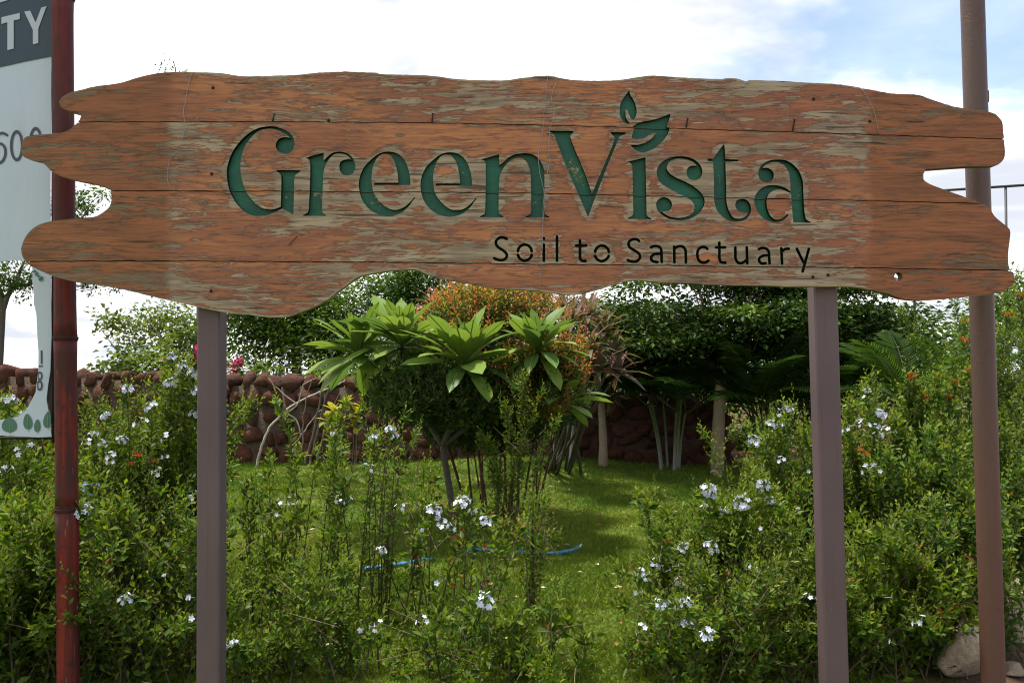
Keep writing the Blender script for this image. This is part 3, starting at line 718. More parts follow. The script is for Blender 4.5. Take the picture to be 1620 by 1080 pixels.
# loose wires hanging over the face
def wire(pts, label, r=0.0011):
    c = spline(pts, 5.0, closed=False); rr = np.random.default_rng(int(pts[0][0])); k = len(c)
    c[1:-1, 0] += rr.normal(0, 0.45, k - 2)
    p = np.array([W(u, v, SIGN_Y - 0.004 - 0.006 * math.sin(math.pi * i / (k - 1))) for i, (u, v) in enumerate(c)])
    g = Geo(); g.tube(p, r, 5); o = g.obj('wire', ['wire_steel'], loc=p[0])
    tag(o, label, 'wire', 'loose wires on the sign')
wire([(305,113),(300,125),(295,152),(290,178),(294,200),(290,213),(284,235),(270,250),(266,265),(265,285),(271,301)], 'thin bent wire hanging over the left end of the sign')
wire([(868,117),(866,130),(862,165),(859,205),(853,230),(852,258),(855,280),(860,300),(859,340),(858,380),(856,418),(855,440),(853,462)], 'left strand of the two wires hanging beside the carved V')
wire([(873,113),(880,127),(876,140),(872,155),(877,172),(875,190),(869,210),(868,230),(869,257),(866,275),(864,300),(861,330),(859,352)], 'right twisted strand of the two wires hanging beside the carved V')
wire([(1363,140),(1371,152),(1378,165),(1384,180),(1388,197),(1389,211)], 'short wire curling down near the right end of the sign')

# ------------------------------------------------------------------ red bamboo pole and torn banner
def pole_pts(utop, ubot, Yd, vt=-60, vb=1080):
    top, bot = W(utop, vt, Yd), W(ubot, vb, Yd); d = (top - bot) / (top[2] - bot[2])
    return top + d * 0.4, bot - d * (bot[2] + 0.2)
top, bot = pole_pts(98, 108.5, 3.62)
BAM = thing('bamboo_pole', 'thick red-painted bamboo pole behind the left end of the sign', 'pole', (bot[0], bot[1], 0))
def at_v(v, a, b):
    z = W(100, v, 3.62)[2]; return a + (b - a) * ((z - a[2]) / (b[2] - a[2]))
nodes = [at_v(v, bot, top) for v in (805, 535, 262, -4)]
lines = [bot] + nodes + [top]
g = Geo()
for i in range(len(lines) - 1):
    a, b = lines[i], lines[i + 1]; s = np.linspace(0, 1, 12)
    rr = 0.0470 + 0.0028 * (np.exp(-s * 14) + np.exp(-(1 - s) * 14)) - 0.0006 * i
    g.tube([a + (b - a) * q for q in s], rr, 20)
g.obj('culm', ['red_bamboo'], BAM)
for p in nodes:
    g = Geo(); s = np.linspace(-1, 1, 9)
    g.tube([p + (0, 0, q * 0.019) for q in s], 0.0483 + 0.0060 * np.exp(-(s * 2.2) ** 2) + 0.0016 * np.sin(s * 9), 20, col=(0.05, 0.018, 0.015))
    g.obj('node_ring', ['bark'], BAM)

BY = 3.66
def flat(polys, name, parent, col, mat, y, th=0.0, step=None):
    """a flat cut-out at distance y: triangulated outline(s), given thickness when th > 0"""
    vs = []; es = []; nv = 0
    for p in polys:
        vs.append(p); es.append(nv + np.stack([np.arange(len(p)), np.roll(np.arange(len(p)), -1)], -1)); nv += len(p)
    res = delaunay_2d_cdt([Vector(q) for q in np.concatenate(vs).tolist()], np.concatenate(es).tolist(), [], 0, 1e-4, False)
    V2 = np.array([tuple(v) for v in res[0]]); T = np.array([list(f) for f in res[2]], int); cen = V2[T].mean(1)
    k = sum(inside(p, cen).astype(int) for p in polys) % 2 == 1; T = T[k]
    P = np.array([W(a, b, y) for a, b in V2]); g = Geo()
    nn = np.cross(P[T[:, 1]] - P[T[:, 0]], P[T[:, 2]] - P[T[:, 0]]); fl = nn[:, 1] > 0; T[fl] = T[fl][:, ::-1]
    g.add(P, T, col)
    if th:
        g.add(P + (0, th, 0), T[:, ::-1], col)
        cnt = {}
        for tri in T:
            for q in range(3): cnt.setdefault((min(tri[q], tri[(q + 1) % 3]), max(tri[q], tri[(q + 1) % 3])), []).append((tri[q], tri[(q + 1) % 3]))
        for e in cnt.values():
            if len(e) == 1: a, b = e[0]; g.add([P[a], P[b], P[b] + (0, th, 0), P[a] + (0, th, 0)], [(0, 2, 1), (0, 3, 2)], col)
    return g.obj(name, [mat], parent, smooth=False)
BAN = thing('torn_banner', 'torn white printed banner with dark header, tied beside the red bamboo pole', 'banner', tuple(W(40, 690, BY)))
WHITE, SLATE, GREY = (0.58, 0.64, 0.74), (0.040, 0.062, 0.090), (0.062, 0.068, 0.095)
tear = [(-70,413),(-20,415),(0,413.5),(18,412),(34,411.5),(48,413),(50,420),(52,430),(51,445),(54,462),(53,478),(57.7,498),(59,530),(60.7,557),(60.5,587),(58,606),(56.3,620),(50,633),(44.4,643.5),(38,651),(29.6,658.4),(15,661),(0,664),(-40,667),(-70,668)]
body = np.array([(-70,-90),(84,-90),(83.5,0),(83,88),(81,110),(80.5,200),(79.5,300),(80,424),(81.4,528),(79.4,587),(75.5,612),(73.4,632),(77.6,655),(81.4,690.5),(60,691.5),(30,690),(0,688.5),(-70,687)] + tear[::-1], float)
flat([body], 'sheet', BAN, WHITE, 'banner_cloth', BY, 0.0025)
HB = flat([np.array([(-70,-90),(84,-90),(83.4,0),(82.8,89),(40,97.5),(0,106.5),(-70,122)], float)], 'header_band', BAN, SLATE, 'print', BY - 0.003)
Z7 = lambda pts: np.array([(x / 3.6, y / 3.6) for x, y in pts], float)
LT = (0.46, 0.50, 0.58)
flat([Z7([(-60,30),(-60,12),(52,-12),(52,0),(0,16)])], 'printed_stripe', HB, LT, 'print', BY - 0.006)
flat([Z7([(8,100),(113,75),(113,110),(78,118),(78,278),(42,287),(42,128),(8,138)])], 'printed_letter', HB, LT, 'print', BY - 0.006)['label'] = 'pale printed letter T'
flat([Z7([(138,68),(172,62),(203,130),(235,45),(265,37),(218,165),(218,247),(187,254),(187,172)])], 'printed_letter', HB, LT, 'print', BY - 0.006)['label'] = 'pale printed letter Y'
for lab, cx, cy in (('first digit 0', 95, 830), ('second digit 0, half behind the sign', 203, 812)):
    flat([circle(cx / 3.6, cy / 3.6, 39 / 3.6, 89 / 3.6, 30), circle(cx / 3.6, cy / 3.6, 23 / 3.6, 71 / 3.6, 30)], 'printed_digit', BAN, GREY, 'print', BY - 0.003)['label'] = lab
flat([stroke(Z7([(40,770),(14,758),(-12,768),(-30,800),(-38,850),(-36,900),(-20,925),(-2,928),(18,912),(30,880),(28,845),(12,822),(-5,820),(-24,835),(-34,860)]), 15 / 3.6)], 'printed_digit', BAN, GREY, 'print', BY - 0.003)['label'] = 'digit 6 cut by the frame'
Z8 = lambda pts: np.array([(x / 3.377, 380 + y / 3.377) for x, y in pts], float)
flat([Z8([(217,588),(226,588),(226,660),(217,660)])], 'printed_letter', BAN, GREY, 'print', BY - 0.003)['label'] = 'thin printed bar'
flat([Z8([(206,668),(228,668),(228,676),(206,676)])], 'printed_line', BAN, GREY, 'print', BY - 0.003)
e1, e2 = Z8([(212, 724)])[0], Z8([(211, 775)])[0]
cut8 = lambda p: np.stack([np.maximum(p[:, 0], 60.0 if p[0, 1] < 606 else 58.8), p[:, 1]], -1)
flat([cut8(circle(*e1, 4.6, 7.0)), cut8(circle(*e1, 2.0, 4.2))], 'printed_digit', BAN, GREY, 'print', BY - 0.003)['label'] = 'upper bowl of a printed 8'
flat([cut8(circle(*e2, 5.0, 8.4)), cut8(circle(*e2, 2.2, 5.0))], 'printed_digit', BAN, GREY, 'print', BY - 0.0035)['label'] = 'lower bowl of a printed 8'
for (cx, cy, rx, ry, rot) in [(50,985,40,40,0.0),(148,968,24,42,-0.1),(199,990,17,34,0.05),(254,958,22,44,0.12)]:
    a = np.arange(22) * 2 * math.pi / 22; px = rx * np.sin(a) * (1 - 0.22 * np.cos(a)); py = -ry * np.cos(a)
    p = np.stack([cx + px * math.cos(rot) - py * math.sin(rot), cy + px * math.sin(rot) + py * math.cos(rot)], -1); p[:, 0] = np.minimum(p[:, 0], 272)
    pl_ = flat([Z8(p)], 'printed_leaf', BAN, (0.075, 0.165, 0.115), 'print', BY - 0.003)
    flat([stroke(Z8([(cx, cy - ry * 0.6), (cx + 1, cy + ry * 0.5), (cx + 3, cy + ry * 1.25)]), 0.9)], 'printed_leaf_rib', pl_, (0.16, 0.24, 0.17), 'print', BY - 0.005)
for (cx, cy, r_) in [(184,166,9),(196,178,8),(205,192,7),(216,208,11),(222,198,7),(190,186,5)]:
    flat([Z8(circle(cx, cy, r_, r_ * 0.9, 10) + np.array((3.0, 3.0)) * np.sin(np.arange(10) * 2.4)[:, None])], 'printed_leaf', BAN, (0.03, 0.14, 0.11), 'print', BY - 0.003 - 0.0004 * r_)
g = Geo(); g.tube([W(85, v, 3.68) for v in (-90, 200, 500, 700)], 0.0095, 8, col=(0.02, 0.018, 0.018)); g.obj('frame_bar', ['bark'], BAN)
g = Geo(); g.tube([W(u, 692.5, 3.69) for u in (-70, 20, 84)], 0.006, 8, col=(0.02, 0.018, 0.018)); g.obj('frame_bar', ['bark'], BAN)
# dark lining that shows where the sheet has pulled away from the frame
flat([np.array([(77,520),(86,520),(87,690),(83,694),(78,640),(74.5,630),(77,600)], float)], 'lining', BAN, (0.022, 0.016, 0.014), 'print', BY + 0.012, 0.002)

# ------------------------------------------------------------------ round pole on the right
top, bot = pole_pts(1536.5, 1571.5, 3.66, vt=-60)
POLE = thing('steel_pole', 'round rusty brown steel pole behind the right end of the sign', 'pole', (bot[0], bot[1], 0))
g = Geo(); s = np.linspace(0, 1, 14); g.tube([bot + (top - bot) * q for q in s], 0.0505, 28); g.obj('shaft', ['pole_paint'], POLE)
p = bot + (top - bot) * ((W(0, 150, 3.66)[2] - bot[2]) / (top[2] - bot[2]))
g = Geo(); g.tube([p + (0.046, -0.018, -0.04), p + (0.046, -0.018, 0.012)], 0.006, 8, col=(0.12, 0.05, 0.035)); g.obj('hinge_pin', ['bark'], POLE)

# ------------------------------------------------------------------ stone wall
WA, WB = np.array((-9.6, 12.65)), np.array((3.14, 11.85))
wd = (WB - WA); wl = float(np.linalg.norm(wd)); wd = wd / wl; wn = np.array((wd[1], -wd[0]))       # wn points to the camera
def wall_h(s):
    f = s / wl; return np.interp(f, [0, 0.12, 0.35, 0.62, 0.8, 1.0], [1.50, 1.49, 1.38, 1.28, 1.15, 0.98])
WALL = thing('stone_wall', 'low rough wall of red-brown field stones at the back of the lawn', 'wall', (WA[0], WA[1], 0))
g = Geo(); ss = np.linspace(0, wl, 90)
r_ = np.random.default_rng(5)
for i in range(len(ss) - 1):
    a, b = ss[i], ss[i + 1]; P = []
    for s in (a, b):
        h_ = wall_h(s) - 0.17 + 0.015 * math.sin(s * 9); q = WA + wd * s
        zf = float(ground_z(*(q + wn * 0.2))) - 0.2
        P += [(*(q + wn * 0.185), zf), (*(q + wn * 0.155), h_), (*(q - wn * 0.2), h_), (*(q - wn * 0.2), zf - 0.4)]
    g.add(P, [(0, 4, 5), (0, 5, 1), (1, 5, 6), (1, 6, 2), (2, 6, 7), (2, 7, 3)] + ([(0, 1, 2), (0, 2, 3)] if i == 0 else []) + ([(4, 6, 5), (4, 7, 6)] if i == len(ss) - 2 else []))
g.obj('mortar_core', ['mortar'], WALL, smooth=True)
import bmesh
def stone_mesh(seed, box=0.55, name='stone', mat='stone', sub=2, amp=0.12):
    bm = bmesh.new(); bmesh.ops.create_icosphere(bm, subdivisions=sub, radius=1.0); r2 = random.Random(seed)
    dirs = [Vector((r2.gauss(0, 1), r2.gauss(0, 1), r2.gauss(0, 1))).normalized() for _ in range(16)]; cut = [r2.uniform(0.50, 0.88) for _ in dirs]
    for v in bm.verts:
        p = v.co.copy()
        q = Vector([math.copysign(abs(c) ** box, c) for c in p]); p = p.lerp(q, 0.6)
        for d_, k in zip(dirs, cut):
            e = p.dot(d_)
            if e > k: p -= d_ * (e - k) * 0.85
        p *= 1 + r2.uniform(-amp, amp) * 0.8
        v.co = p
    me = bpy.data.meshes.new(name); bm.to_mesh(me); bm.free(); me.materials.append(MATS[mat])
    for f in me.polygons: f.use_smooth = True
    return me
STONES = [stone_mesh(s) for s in range(14)]
r_ = random.Random(3); nst = 0
row_z = 0.0
rows = []
for row in range(6):
    s = r_.uniform(-0.1, 0.1)
    while s < wl - 0.05:
        hmax = wall_h(s); nrow = 5
        hh = hmax / nrow
        w_ = r_.choice((r_.uniform(0.14, 0.24), r_.uniform(0.24, 0.44))) if row else r_.uniform(0.22, 0.42)
        if row >= nrow: s += w_; continue
        top_ = row == nrow - 1
        if top_: w_ = r_.uniform(0.17, 0.34)
        zc = hh * (row + 0.5) + r_.uniform(-0.06, 0.06) * (0.4 if top_ else 1)
        zs_ = hh * r_.uniform(0.52, 0.80) * (0.92 if top_ else 1)
        q = WA + wd * min(s + w_ / 2, wl - 0.02) + wn * (0.13 if not top_ else 0.05)
        zg = float(ground_z(*(q + wn * 0.1)))
        zc = max(zc, zg + zs_ * 0.5)
        M = Matrix.Rotation(math.atan2(wd[1], wd[0]), 3, 'Z') @ Matrix.Rotation(r_.uniform(-0.45, 0.45), 3, 'Y') @ Matrix.Rotation(r_.uniform(-0.3, 0.3), 3, 'X') @ Matrix.Rotation(r_.choice((0, math.pi)), 3, 'Z')
        place('stone', STONES[nst % 14] if r_.random() < .5 else r_.choice(STONES), WALL, (q[0], q[1], zc), M, (w_ * 0.66, 0.15 + 0.05 * r_.random() + (0.06 if top_ else 0), zs_)); nst += 1
        s += w_ * r_.uniform(0.96, 1.10)

# pale stones in the flower bed at the lower right
for (u, v, Yd, s, lab, sd) in [(1614, 960, 4.7, (0.17, 0.2, 0.24), 'rounded pale tan stone in the bed right of the brown pole', 31), (1520, 1040, 4.05, (0.20, 0.13, 0.19), 'pale tan stone half under leaves left of the brown pole foot', 32),
                               (1606, 1062, 4.05, (0.07, 0.06, 0.05), 'small dirty stone on bare soil at the foot of the brown pole', 33)]:
    p = W(u, v, Yd); o = bpy.data.objects.new('boulder', stone_mesh(sd, 0.7, 'boulder', 'boulder', 4, 0.03)); COL.objects.link(o)
    o.location = (p[0], p[1], max(float(ground_z(p[0], p[1])) + s[2] * 0.55, 0)); o.scale = s; o.rotation_euler = (0.1, 0.15, sd)
    tag(o, lab, 'stone', 'stones in the flower bed')

# ------------------------------------------------------------------ hose on the lawn
def ground_pt(u, v):
    d_ = ray(u, v); s = -CAM_Z / d_[2]; p = CAMP + d_ * s; return p
HOSE = thing('garden_hose', 'blue garden hose lying in a loose curve across the lawn', 'hose', tuple(ground_pt(620, 897)))
hp = [ground_pt(u, v) for u, v in [(575,905),(595,902),(610,899),(650,893),(672,886),(705,879),(745,873),(790,872),(830,875),(870,878),(900,875),(915,869)]]
hp = spline([(p[0], p[1]) for p in hp], 0.05, closed=False)
hz = ground_z(hp[:, 0], hp[:, 1]) + 0.028; hz -= 0.010 + 0.045 * np.exp(-((np.linspace(0, 1, len(hz)) - 0.38) / 0.09) ** 2)
g = Geo(); g.tube(np.column_stack([hp, hz]), 0.0165, 10); g.obj('tube', ['hose_rubber'], HOSE)
e = np.column_stack([hp, hz])[-2:]; dd = norm(e[1] - e[0])
g = Geo(); g.tube([e[1] - dd * 0.005, e[1] + dd * 0.035 + (0, 0, 0.008), e[1] + dd * 0.065 + (0, 0, 0.02)], [0.014, 0.010, 0.005], 10); g.obj('hose_end', ['hose_end'], HOSE)

# ------------------------------------------------------------------ tall fence far behind on the right
FEN = thing('tall_fence', 'tall thin dark steel fence frame far behind the right end of the sign', 'fence', (GX(1590, 13), 13, 0))
def seg(parent, name, a, b, r, mat='dark_steel', sides=6):
    g = Geo(); g.tube([a, b], r, sides); return g.obj(name, [mat], parent)
zr = W(1500, 300, 13)[2]
seg(FEN, 'rail', W(1380, 308.5, 13), W(1760, 284, 13), 0.022)
for u in (1445, 1591, 1737):
    t_ = W(u, np.interp(u, [1380, 1760], [308.5, 284]), 13); seg(FEN, 'fence_post', np.array((t_[0], t_[1], -0.2)), t_ - (0, 0, 0.02), 0.02)

# ------------------------------------------------------------------ shrubs
GREENS = np.array([(0.030, 0.075, 0.005), (0.060, 0.125, 0.007), (0.115, 0.185, 0.010), (0.045, 0.105, 0.009)])  # green of older leaves, darkened further so bush interiors look shaded
YOUNG = np.array([(0.190, 0.260, 0.026), (0.240, 0.280, 0.040), (0.140, 0.230, 0.024)])
def rot_dirs(axis_, ang, tilt):
    """directions leaning 'tilt' away from axis_, turned by ang round it"""
    a = norm(np.cross(axis_, np.array((0.21, 0.53, 0.82)))); b = np.cross(axis_, a)
    return np.cos(tilt)[:, None] * axis_ + np.sin(tilt)[:, None] * (np.cos(ang)[:, None] * a + np.sin(ang)[:, None] * b)
def shoots(g, rg, S, D, L, nl, leafL, leafW, age, dens=1.0, wood=(0.09, 0.085, 0.03), greens=GREENS, young=YOUNG, ragged=0.006, arch=0.6, stem_r=0.0016):
    """leafy shoots: S start points, D directions, L lengths, nl leaves on each, age 0 (old wood) .. 1 (young growth)"""
    n = len(S)
    if n == 0: return
    tip = S + D * L[:, None] + np.array((0, 0, 1.0)) * (arch * L)[:, None]
    midp = S + D * (L * 0.5)[:, None] + np.array((0, 0, 1.0)) * (arch * 0.25 * L)[:, None]
    g.segs(S, midp, np.full(n, stem_r), np.full(n, stem_r * .8), wood, 1); g.segs(midp, tip, np.full(n, stem_r * .8), np.full(n, stem_r * .45), wood, 1)
    i = np.repeat(np.arange(n), nl); j = np.concatenate([np.arange(k) for k in nl]); tt = (j + 0.4 + 0.5 * rg.random(len(j))) / np.repeat(nl, nl)
    tt = np.clip(tt, 0, 1)
    P = S[i] + D[i] * (L[i] * tt)[:, None] + np.array((0, 0, 1.0)) * (arch * L[i] * tt ** 2)[:, None]
    ax_ = norm(D[i] + np.array((0, 0, 1.0)) * (2 * arch * tt)[:, None])
    ang = j * 2.39996 + np.repeat(rg.random(n) * 6.28, nl); tilt = (1.15 - 0.75 * tt) * (0.8 + 0.4 * rg.random(len(tt)))
    Dl = rot_dirs(ax_, ang, tilt)
    ln = leafL * (1.2 - 0.78 * tt ** 1.4) * (0.6 + 0.65 * rg.random(len(tt))); wd_ = ln * leafW * (0.8 + 0.4 * rg.random(len(tt)))
    U = norm(ax_ + rg.normal(0, 0.45, P.shape))
    c = greens[rg.integers(0, len(greens), len(tt))]; y = young[rg.integers(0, len(young), len(tt))]
    w = np.clip((tt ** 1.6) * age[i] * 1.15 + rg.normal(0, 0.12, len(tt)), 0, 1)[:, None]
    c = c * (1 - w) + y * w
    k = (rg.random(len(tt)) < ragged)[:, None]
    c = np.where(k, np.array((0.20, 0.075, 0.025)) * (0.6 + 0.7 * rg.random((len(tt), 1))), c) * (0.78 + 0.44 * rg.random((len(tt), 1)))
    g.leaves(P, Dl, U, ln, wd_, c, wide=0.52)
def bez(a, b, c, n): s = np.linspace(0, 1, n)[:, None]; return (1 - s) ** 2 * a + 2 * s * (1 - s) * b + s * s * c

def bush(name, label, group, u, Yd, tops, nstem, seed, spread=0.5, leafL=0.048, leafW=0.44, per_m=15, two=2, wood=(0.085, 0.07, 0.035), bare=0.03, greens=GREENS, young=YOUNG, low=0.35, lat=0.20, ragged=0.006, flowers=(), cat='bush', mats=('leaf', 'stem'), base_r=0.18, depth=0.45, nleaf=(6, 11), age0=0.48, tall=(0.45, 1.0), flower_meshes=None, fname='flower_cluster', flow_s=0.82):
    rg = np.random.default_rng(seed); leafL = leafL * (0.82 + 0.42 * ((seed * 37) % 11) / 10)
    bx_ = GX(u, Yd); base = np.array((bx_, Yd, float(ground_z(bx_, Yd))))
    root = thing(name, label, cat, tuple(base), group)
    tips = []
    for (a, b, *dd) in tops: tips.append((W(a, b, Yd + (dd[0] if dd else rg.uniform(-depth, depth) * 0.6)), 1.0))
    main = list(tips)
    for _ in range(nstem):
        t0 = tips[rg.integers(len(tips))][0]
        p = base + (t0 - base) * np.array((rg.uniform(0.4, 1.15), 1, 1)); p[0] += rg.normal(0, spread * 0.45); p[1] = Yd + rg.uniform(-depth, depth)
        p[2] = base[2] + (t0[2] - base[2]) * rg.uniform(*tall); main.append((p, 0.7))
    fl = []
    for (a, b, s) in flowers:
        p = W(a, b, Yd - rg.uniform(0.75, 1.2) * min(depth, 0.45)); fl.append((p, s)); main.append((p - (0, 0, 0.012), 0.9))
    g = Geo(); S, D, L, NL, AG = [], [], [], [], []
    for p, top in main:
        b0 = base + np.array((rg.normal(0, base_r), rg.normal(0, base_r * 0.7), -0.03))
        b0[0] += (p[0] - base[0]) * 0.35
        midp = b0 * 0.45 + p * 0.55 + np.array((rg.normal(0, 0.07), rg.normal(0, 0.07), 0.06 + 0.1 * rg.random())) - (p - b0) * np.array((0.18, 0.18, 0))
        c = bez(b0, midp, p, 10); ln = float(np.linalg.norm(np.diff(c, axis=0), axis=1).sum())
        g.tube(c, np.linspace(0.0055, 0.0015, 10), 5, col=np.array(wood) * rg.uniform(0.7, 1.4), mat=1, cap=False)
        k = max(4, int(ln * per_m * rg.uniform(0.85, 1.15)))
        tt = bare + (1 - bare) * (np.arange(k) + 0.5) / k
        tt = np.repeat(tt, two); n = len(tt)
        P = (1 - tt)[:, None] ** 2 * b0 + 2 * (tt * (1 - tt))[:, None] * midp + tt[:, None] ** 2 * p
        T = norm(2 * (1 - tt)[:, None] * (midp - b0) + 2 * tt[:, None] * (p - midp))
        d_ = rot_dirs(T, np.arange(n) * 2.4 + rg.random() * 6, 0.40 + 0.65 * rg.random(n))
        S.append(P); D.append(d_); L.append(lat * (1.1 - 0.72 * tt) * (0.45 + 0.9 * rg.random(n)) + 0.018)
        NL.append(rg.integers(nleaf[0], nleaf[1], n)); AG.append(np.clip(age0 + 0.75 * tt ** 2 * top + rg.normal(0, 0.12, n), 0, 1))
        # leaves at the very tip
        S.append(p[None] - T[-1:] * 0.02); D.append(T[-1:]); L.append(np.array([0.07])); NL.append(np.array([10])); AG.append(np.array([1.0]))
    shoots(g, rg, np.concatenate(S), np.concatenate(D), np.concatenate(L), np.concatenate(NL), leafL, leafW, np.concatenate(AG), wood=wood, greens=greens, young=young, ragged=ragged)
    # slim upright young wands above the mass, and some dead twigs inside it
    k = 10; pick = [main[i][0] for i in rg.integers(0, len(main), k)]; P = np.array(pick) - np.array((0, 0, 0.10)) + rg.normal(0, 0.05, (k, 3))
    shoots(g, rg, P, norm(rg.normal(0, 0.22, (k, 3)) + np.array((0, 0, 1.0))), rg.uniform(0.12, 0.26, k), rg.integers(14, 24, k), leafL * 0.62, leafW, np.full(k, 1.0), wood=wood, greens=greens, young=young, arch=0.15)
    k = 14; pick = [main[i][0] for i in rg.integers(0, len(main), k)]; P = base * 0.35 + np.array(pick) * 0.65 + rg.normal(0, 0.08, (k, 3))
    g.segs(P, P + norm(rg.normal(0, 0.6, (k, 3)) + np.array((0, -0.3, 0.7))) * rg.uniform(0.12, 0.35, (k, 1)), np.full(k, 0.0026), np.full(k, 0.0009), (0.20, 0.14, 0.085), 1)
    g.obj('foliage', list(mats), root, smooth=True, kind='stuff')
    for p, s in fl:
        tilt = Vector((rg.normal(0, 0.35), -0.45 + rg.normal(0, 0.3), 1.0))
        place(fname, flower_meshes[rg.integers(len(flower_meshes))], root, p, basis(tilt, (0, 1, 0.1), rg.random() * 6.28), s * flow_s * rg.uniform(0.9, 1.15))
    return root

def umbel(seed, nf, rad, petal, colr):
    """flower head growing along +Y"""
    r2 = np.random.default_rng(seed); g = Geo()
    for k in range(nf):
        th = 2.4 * k + r2.random(); el = 0.25 + 1.05 * math.sqrt((k + .5) / nf)
        d_ = np.array((math.sin(el) * math.cos(th), math.cos(el), math.sin(el) * math.sin(th))); b = d_ * 0.006; e = d_ * rad * r2.uniform(0.8, 1.12)
        g.segs(b[None], e[None], [0.0011], [0.0014], (0.38, 0.42, 0.33), 0)
        ax_ = norm(d_ + r2.normal(0, 0.3, 3)); n = 5; ang = np.arange(n) * 2 * math.pi / n + r2.random()
        Dp = rot_dirs(np.repeat(ax_[None], n, 0), ang, np.full(n, 1.25)); U = np.repeat(ax_[None], n, 0)
        c = np.array(colr) * r2.uniform(0.85, 1.05)
        S = norm(np.cross(Dp, U)); N = np.cross(S, Dp); P = np.repeat(e[None], n, 0); Lp = petal * r2.uniform(0.85, 1.1)
        v = np.stack([P, P + Dp * Lp * .55 + S * Lp * .36, P + Dp * Lp * .98 + S * Lp * .20 - N * Lp * .1, P + Dp * Lp * .98 - S * Lp * .20 - N * Lp * .1, P + Dp * Lp * .55 - S * Lp * .36], 1).reshape(-1, 3)
        g.add(v, (np.arange(n)[:, None, None] * 5 + np.array([(0, 1, 2), (0, 2, 3), (0, 3, 4)])[None]).reshape(-1, 3), c)
    return g.mesh('flower_cluster', ['petal'], smooth=True)
WHT = (0.70, 0.73, 0.90)
UM = [umbel(s, nf, 0.036, 0.0145, WHT) for s, nf in ((1, 11), (2, 14), (3, 9), (4, 12))]
UMS = [umbel(s, nf, 0.034, 0.013, WHT) for s, nf in ((5, 2), (6, 4), (7, 1), (9, 3))]
UB = [umbel(8, 9, 0.036, 0.014, (0.30, 0.42, 0.66))]
def trumpets(seed):
    r2 = np.random.default_rng(seed); g = Geo()
    for k in range(9):
        th = 2.4 * k; el = 0.3 + 1.0 * r2.random(); d_ = np.array((math.sin(el) * math.cos(th), math.cos(el), math.sin(el) * math.sin(th))); e = d_ * r2.uniform(0.035, 0.055); b = d_ * 0.006
        c = np.array((0.74, 0.10, 0.012)) * r2.uniform(0.8, 1.1)
        g.segs(b[None], e[None], [0.002], [0.0045], c, 0)
        Dp = rot_dirs(np.repeat(d_[None], 4, 0), np.arange(4) * 1.57, np.full(4, 0.8)); g.leaves(np.repeat(e[None], 4, 0), Dp, np.repeat(d_[None], 4, 0), 0.016, 0.009, c)
    return g.mesh('orange_flower', ['petal'])
OF = [trumpets(s) for s in range(3)]

B = 'white flowering shrubs around the sign'
def F_(*a): return [(u, v, s) for u, v, s in a]
def small(a): return [(u, v, 1.0) for u, v in a]
def flowers_into(root, pts, meshes, Yd, seed):
    """a few single blooms that sit among the leaves of a shrub"""
    rg = np.random.default_rng(seed)
    for (u, v) in pts:
        p = W(u, v, Yd - 0.2); place('flower', meshes[rg.integers(len(meshes))], root, p, basis(Vector((rg.normal(0, .4), -0.5, 1)), (0, 1, 0.1), rg.random() * 6), rg.uniform(0.85, 1.15) * (0.35 if meshes is OF else 1))
PB = 'plumbago_bush'
kw = dict(flower_meshes=UM)
# left of and around the left post
b = bush(PB, 'dense white-flowered shrub at the left edge behind the torn banner', B, 20, 4.75, [(0,640),(30,655),(60,675),(-40,650),(85,700)], 26, 101, 0.7, flowers=F_((15,638,1.25),(40,662,1.1),(-12,660,1)), **kw)
flowers_into(b, [(36,718),(52,702),(10,748)], UMS, 4.4, 1)
b = bush(PB, 'bushy white-flowered shrub just right of the red bamboo pole', B, 165, 4.8, [(135,648),(158,640),(190,660),(215,690),(120,690),(240,665)], 30, 102, 0.6, flowers=F_((200,618,1.2),(240,645,1.2),(169,660,1.0),(148,690,1),(193,697,1.05)), **kw)
flowers_into(b, [(213,719),(222,722),(245,731),(208,735)], OF, 4.5, 21)
flowers_into(b, [(139,703),(157,703),(175,724),(183,733),(224,671),(252,750),(247,823)], UMS, 4.35, 2)
b = bush(PB, 'tall shrub with a crown of white flowers left of the left post', B, 280, 5.0, [(262,600),(290,582),(300,600),(270,625),(245,650),(310,640)], 26, 103, 0.45, per_m=15, flowers=F_((272,567,1.0),(292,582,1.1),(287,600,1.3),(302,592,1.25),(270,608,1.2),(313,620,1.3),(310,658,1.2)), **kw)
flowers_into(b, [(265,694),(269,724),(310,787)], UMS, 4.55, 3)
b = bush(PB, 'dark leafy shrub at the foot of the red bamboo pole', B, 110, 4.15, [(60,790),(110,760),(150,770),(190,800),(20,800)], 34, 104, 0.6, flowers=F_((131,812,1.2)), **kw)
place('flower_cluster', UB[0], b, W(145, 776, 4.1), basis(Vector((0, -0.6, 1)), (0, 1, 0.1)), 1.2, 'pale blue flower cluster')
b = bush(PB, 'thick leafy shrub between the red pole and the left post, low white blooms', B, 235, 4.0, [(200,800),(250,780),(290,800),(310,850),(160,880)], 36, 105, 0.55, flowers=F_((200,950,1.2)), **kw)
flowers_into(b, [(263,920),(310,945),(300,985)], UMS, 3.72, 4)
b = bush(PB, 'low dark shrub in the bottom left corner', B, 20, 3.95, [(0,850),(40,860),(-30,880),(80,920)], 26, 106, 0.5, **kw)
b = bush(PB, 'yellow-green shrub just right of the left post', B, 430, 4.7, [(390,770),(425,735),(470,725),(410,790),(440,640)], 4, 107, 0.5, flowers=(), two=1, lat=0.12, base_r=0.10, depth=0.25, **kw)
flowers_into(b, [(435,818),(445,798),(457,798)], UMS, 4.4, 5)
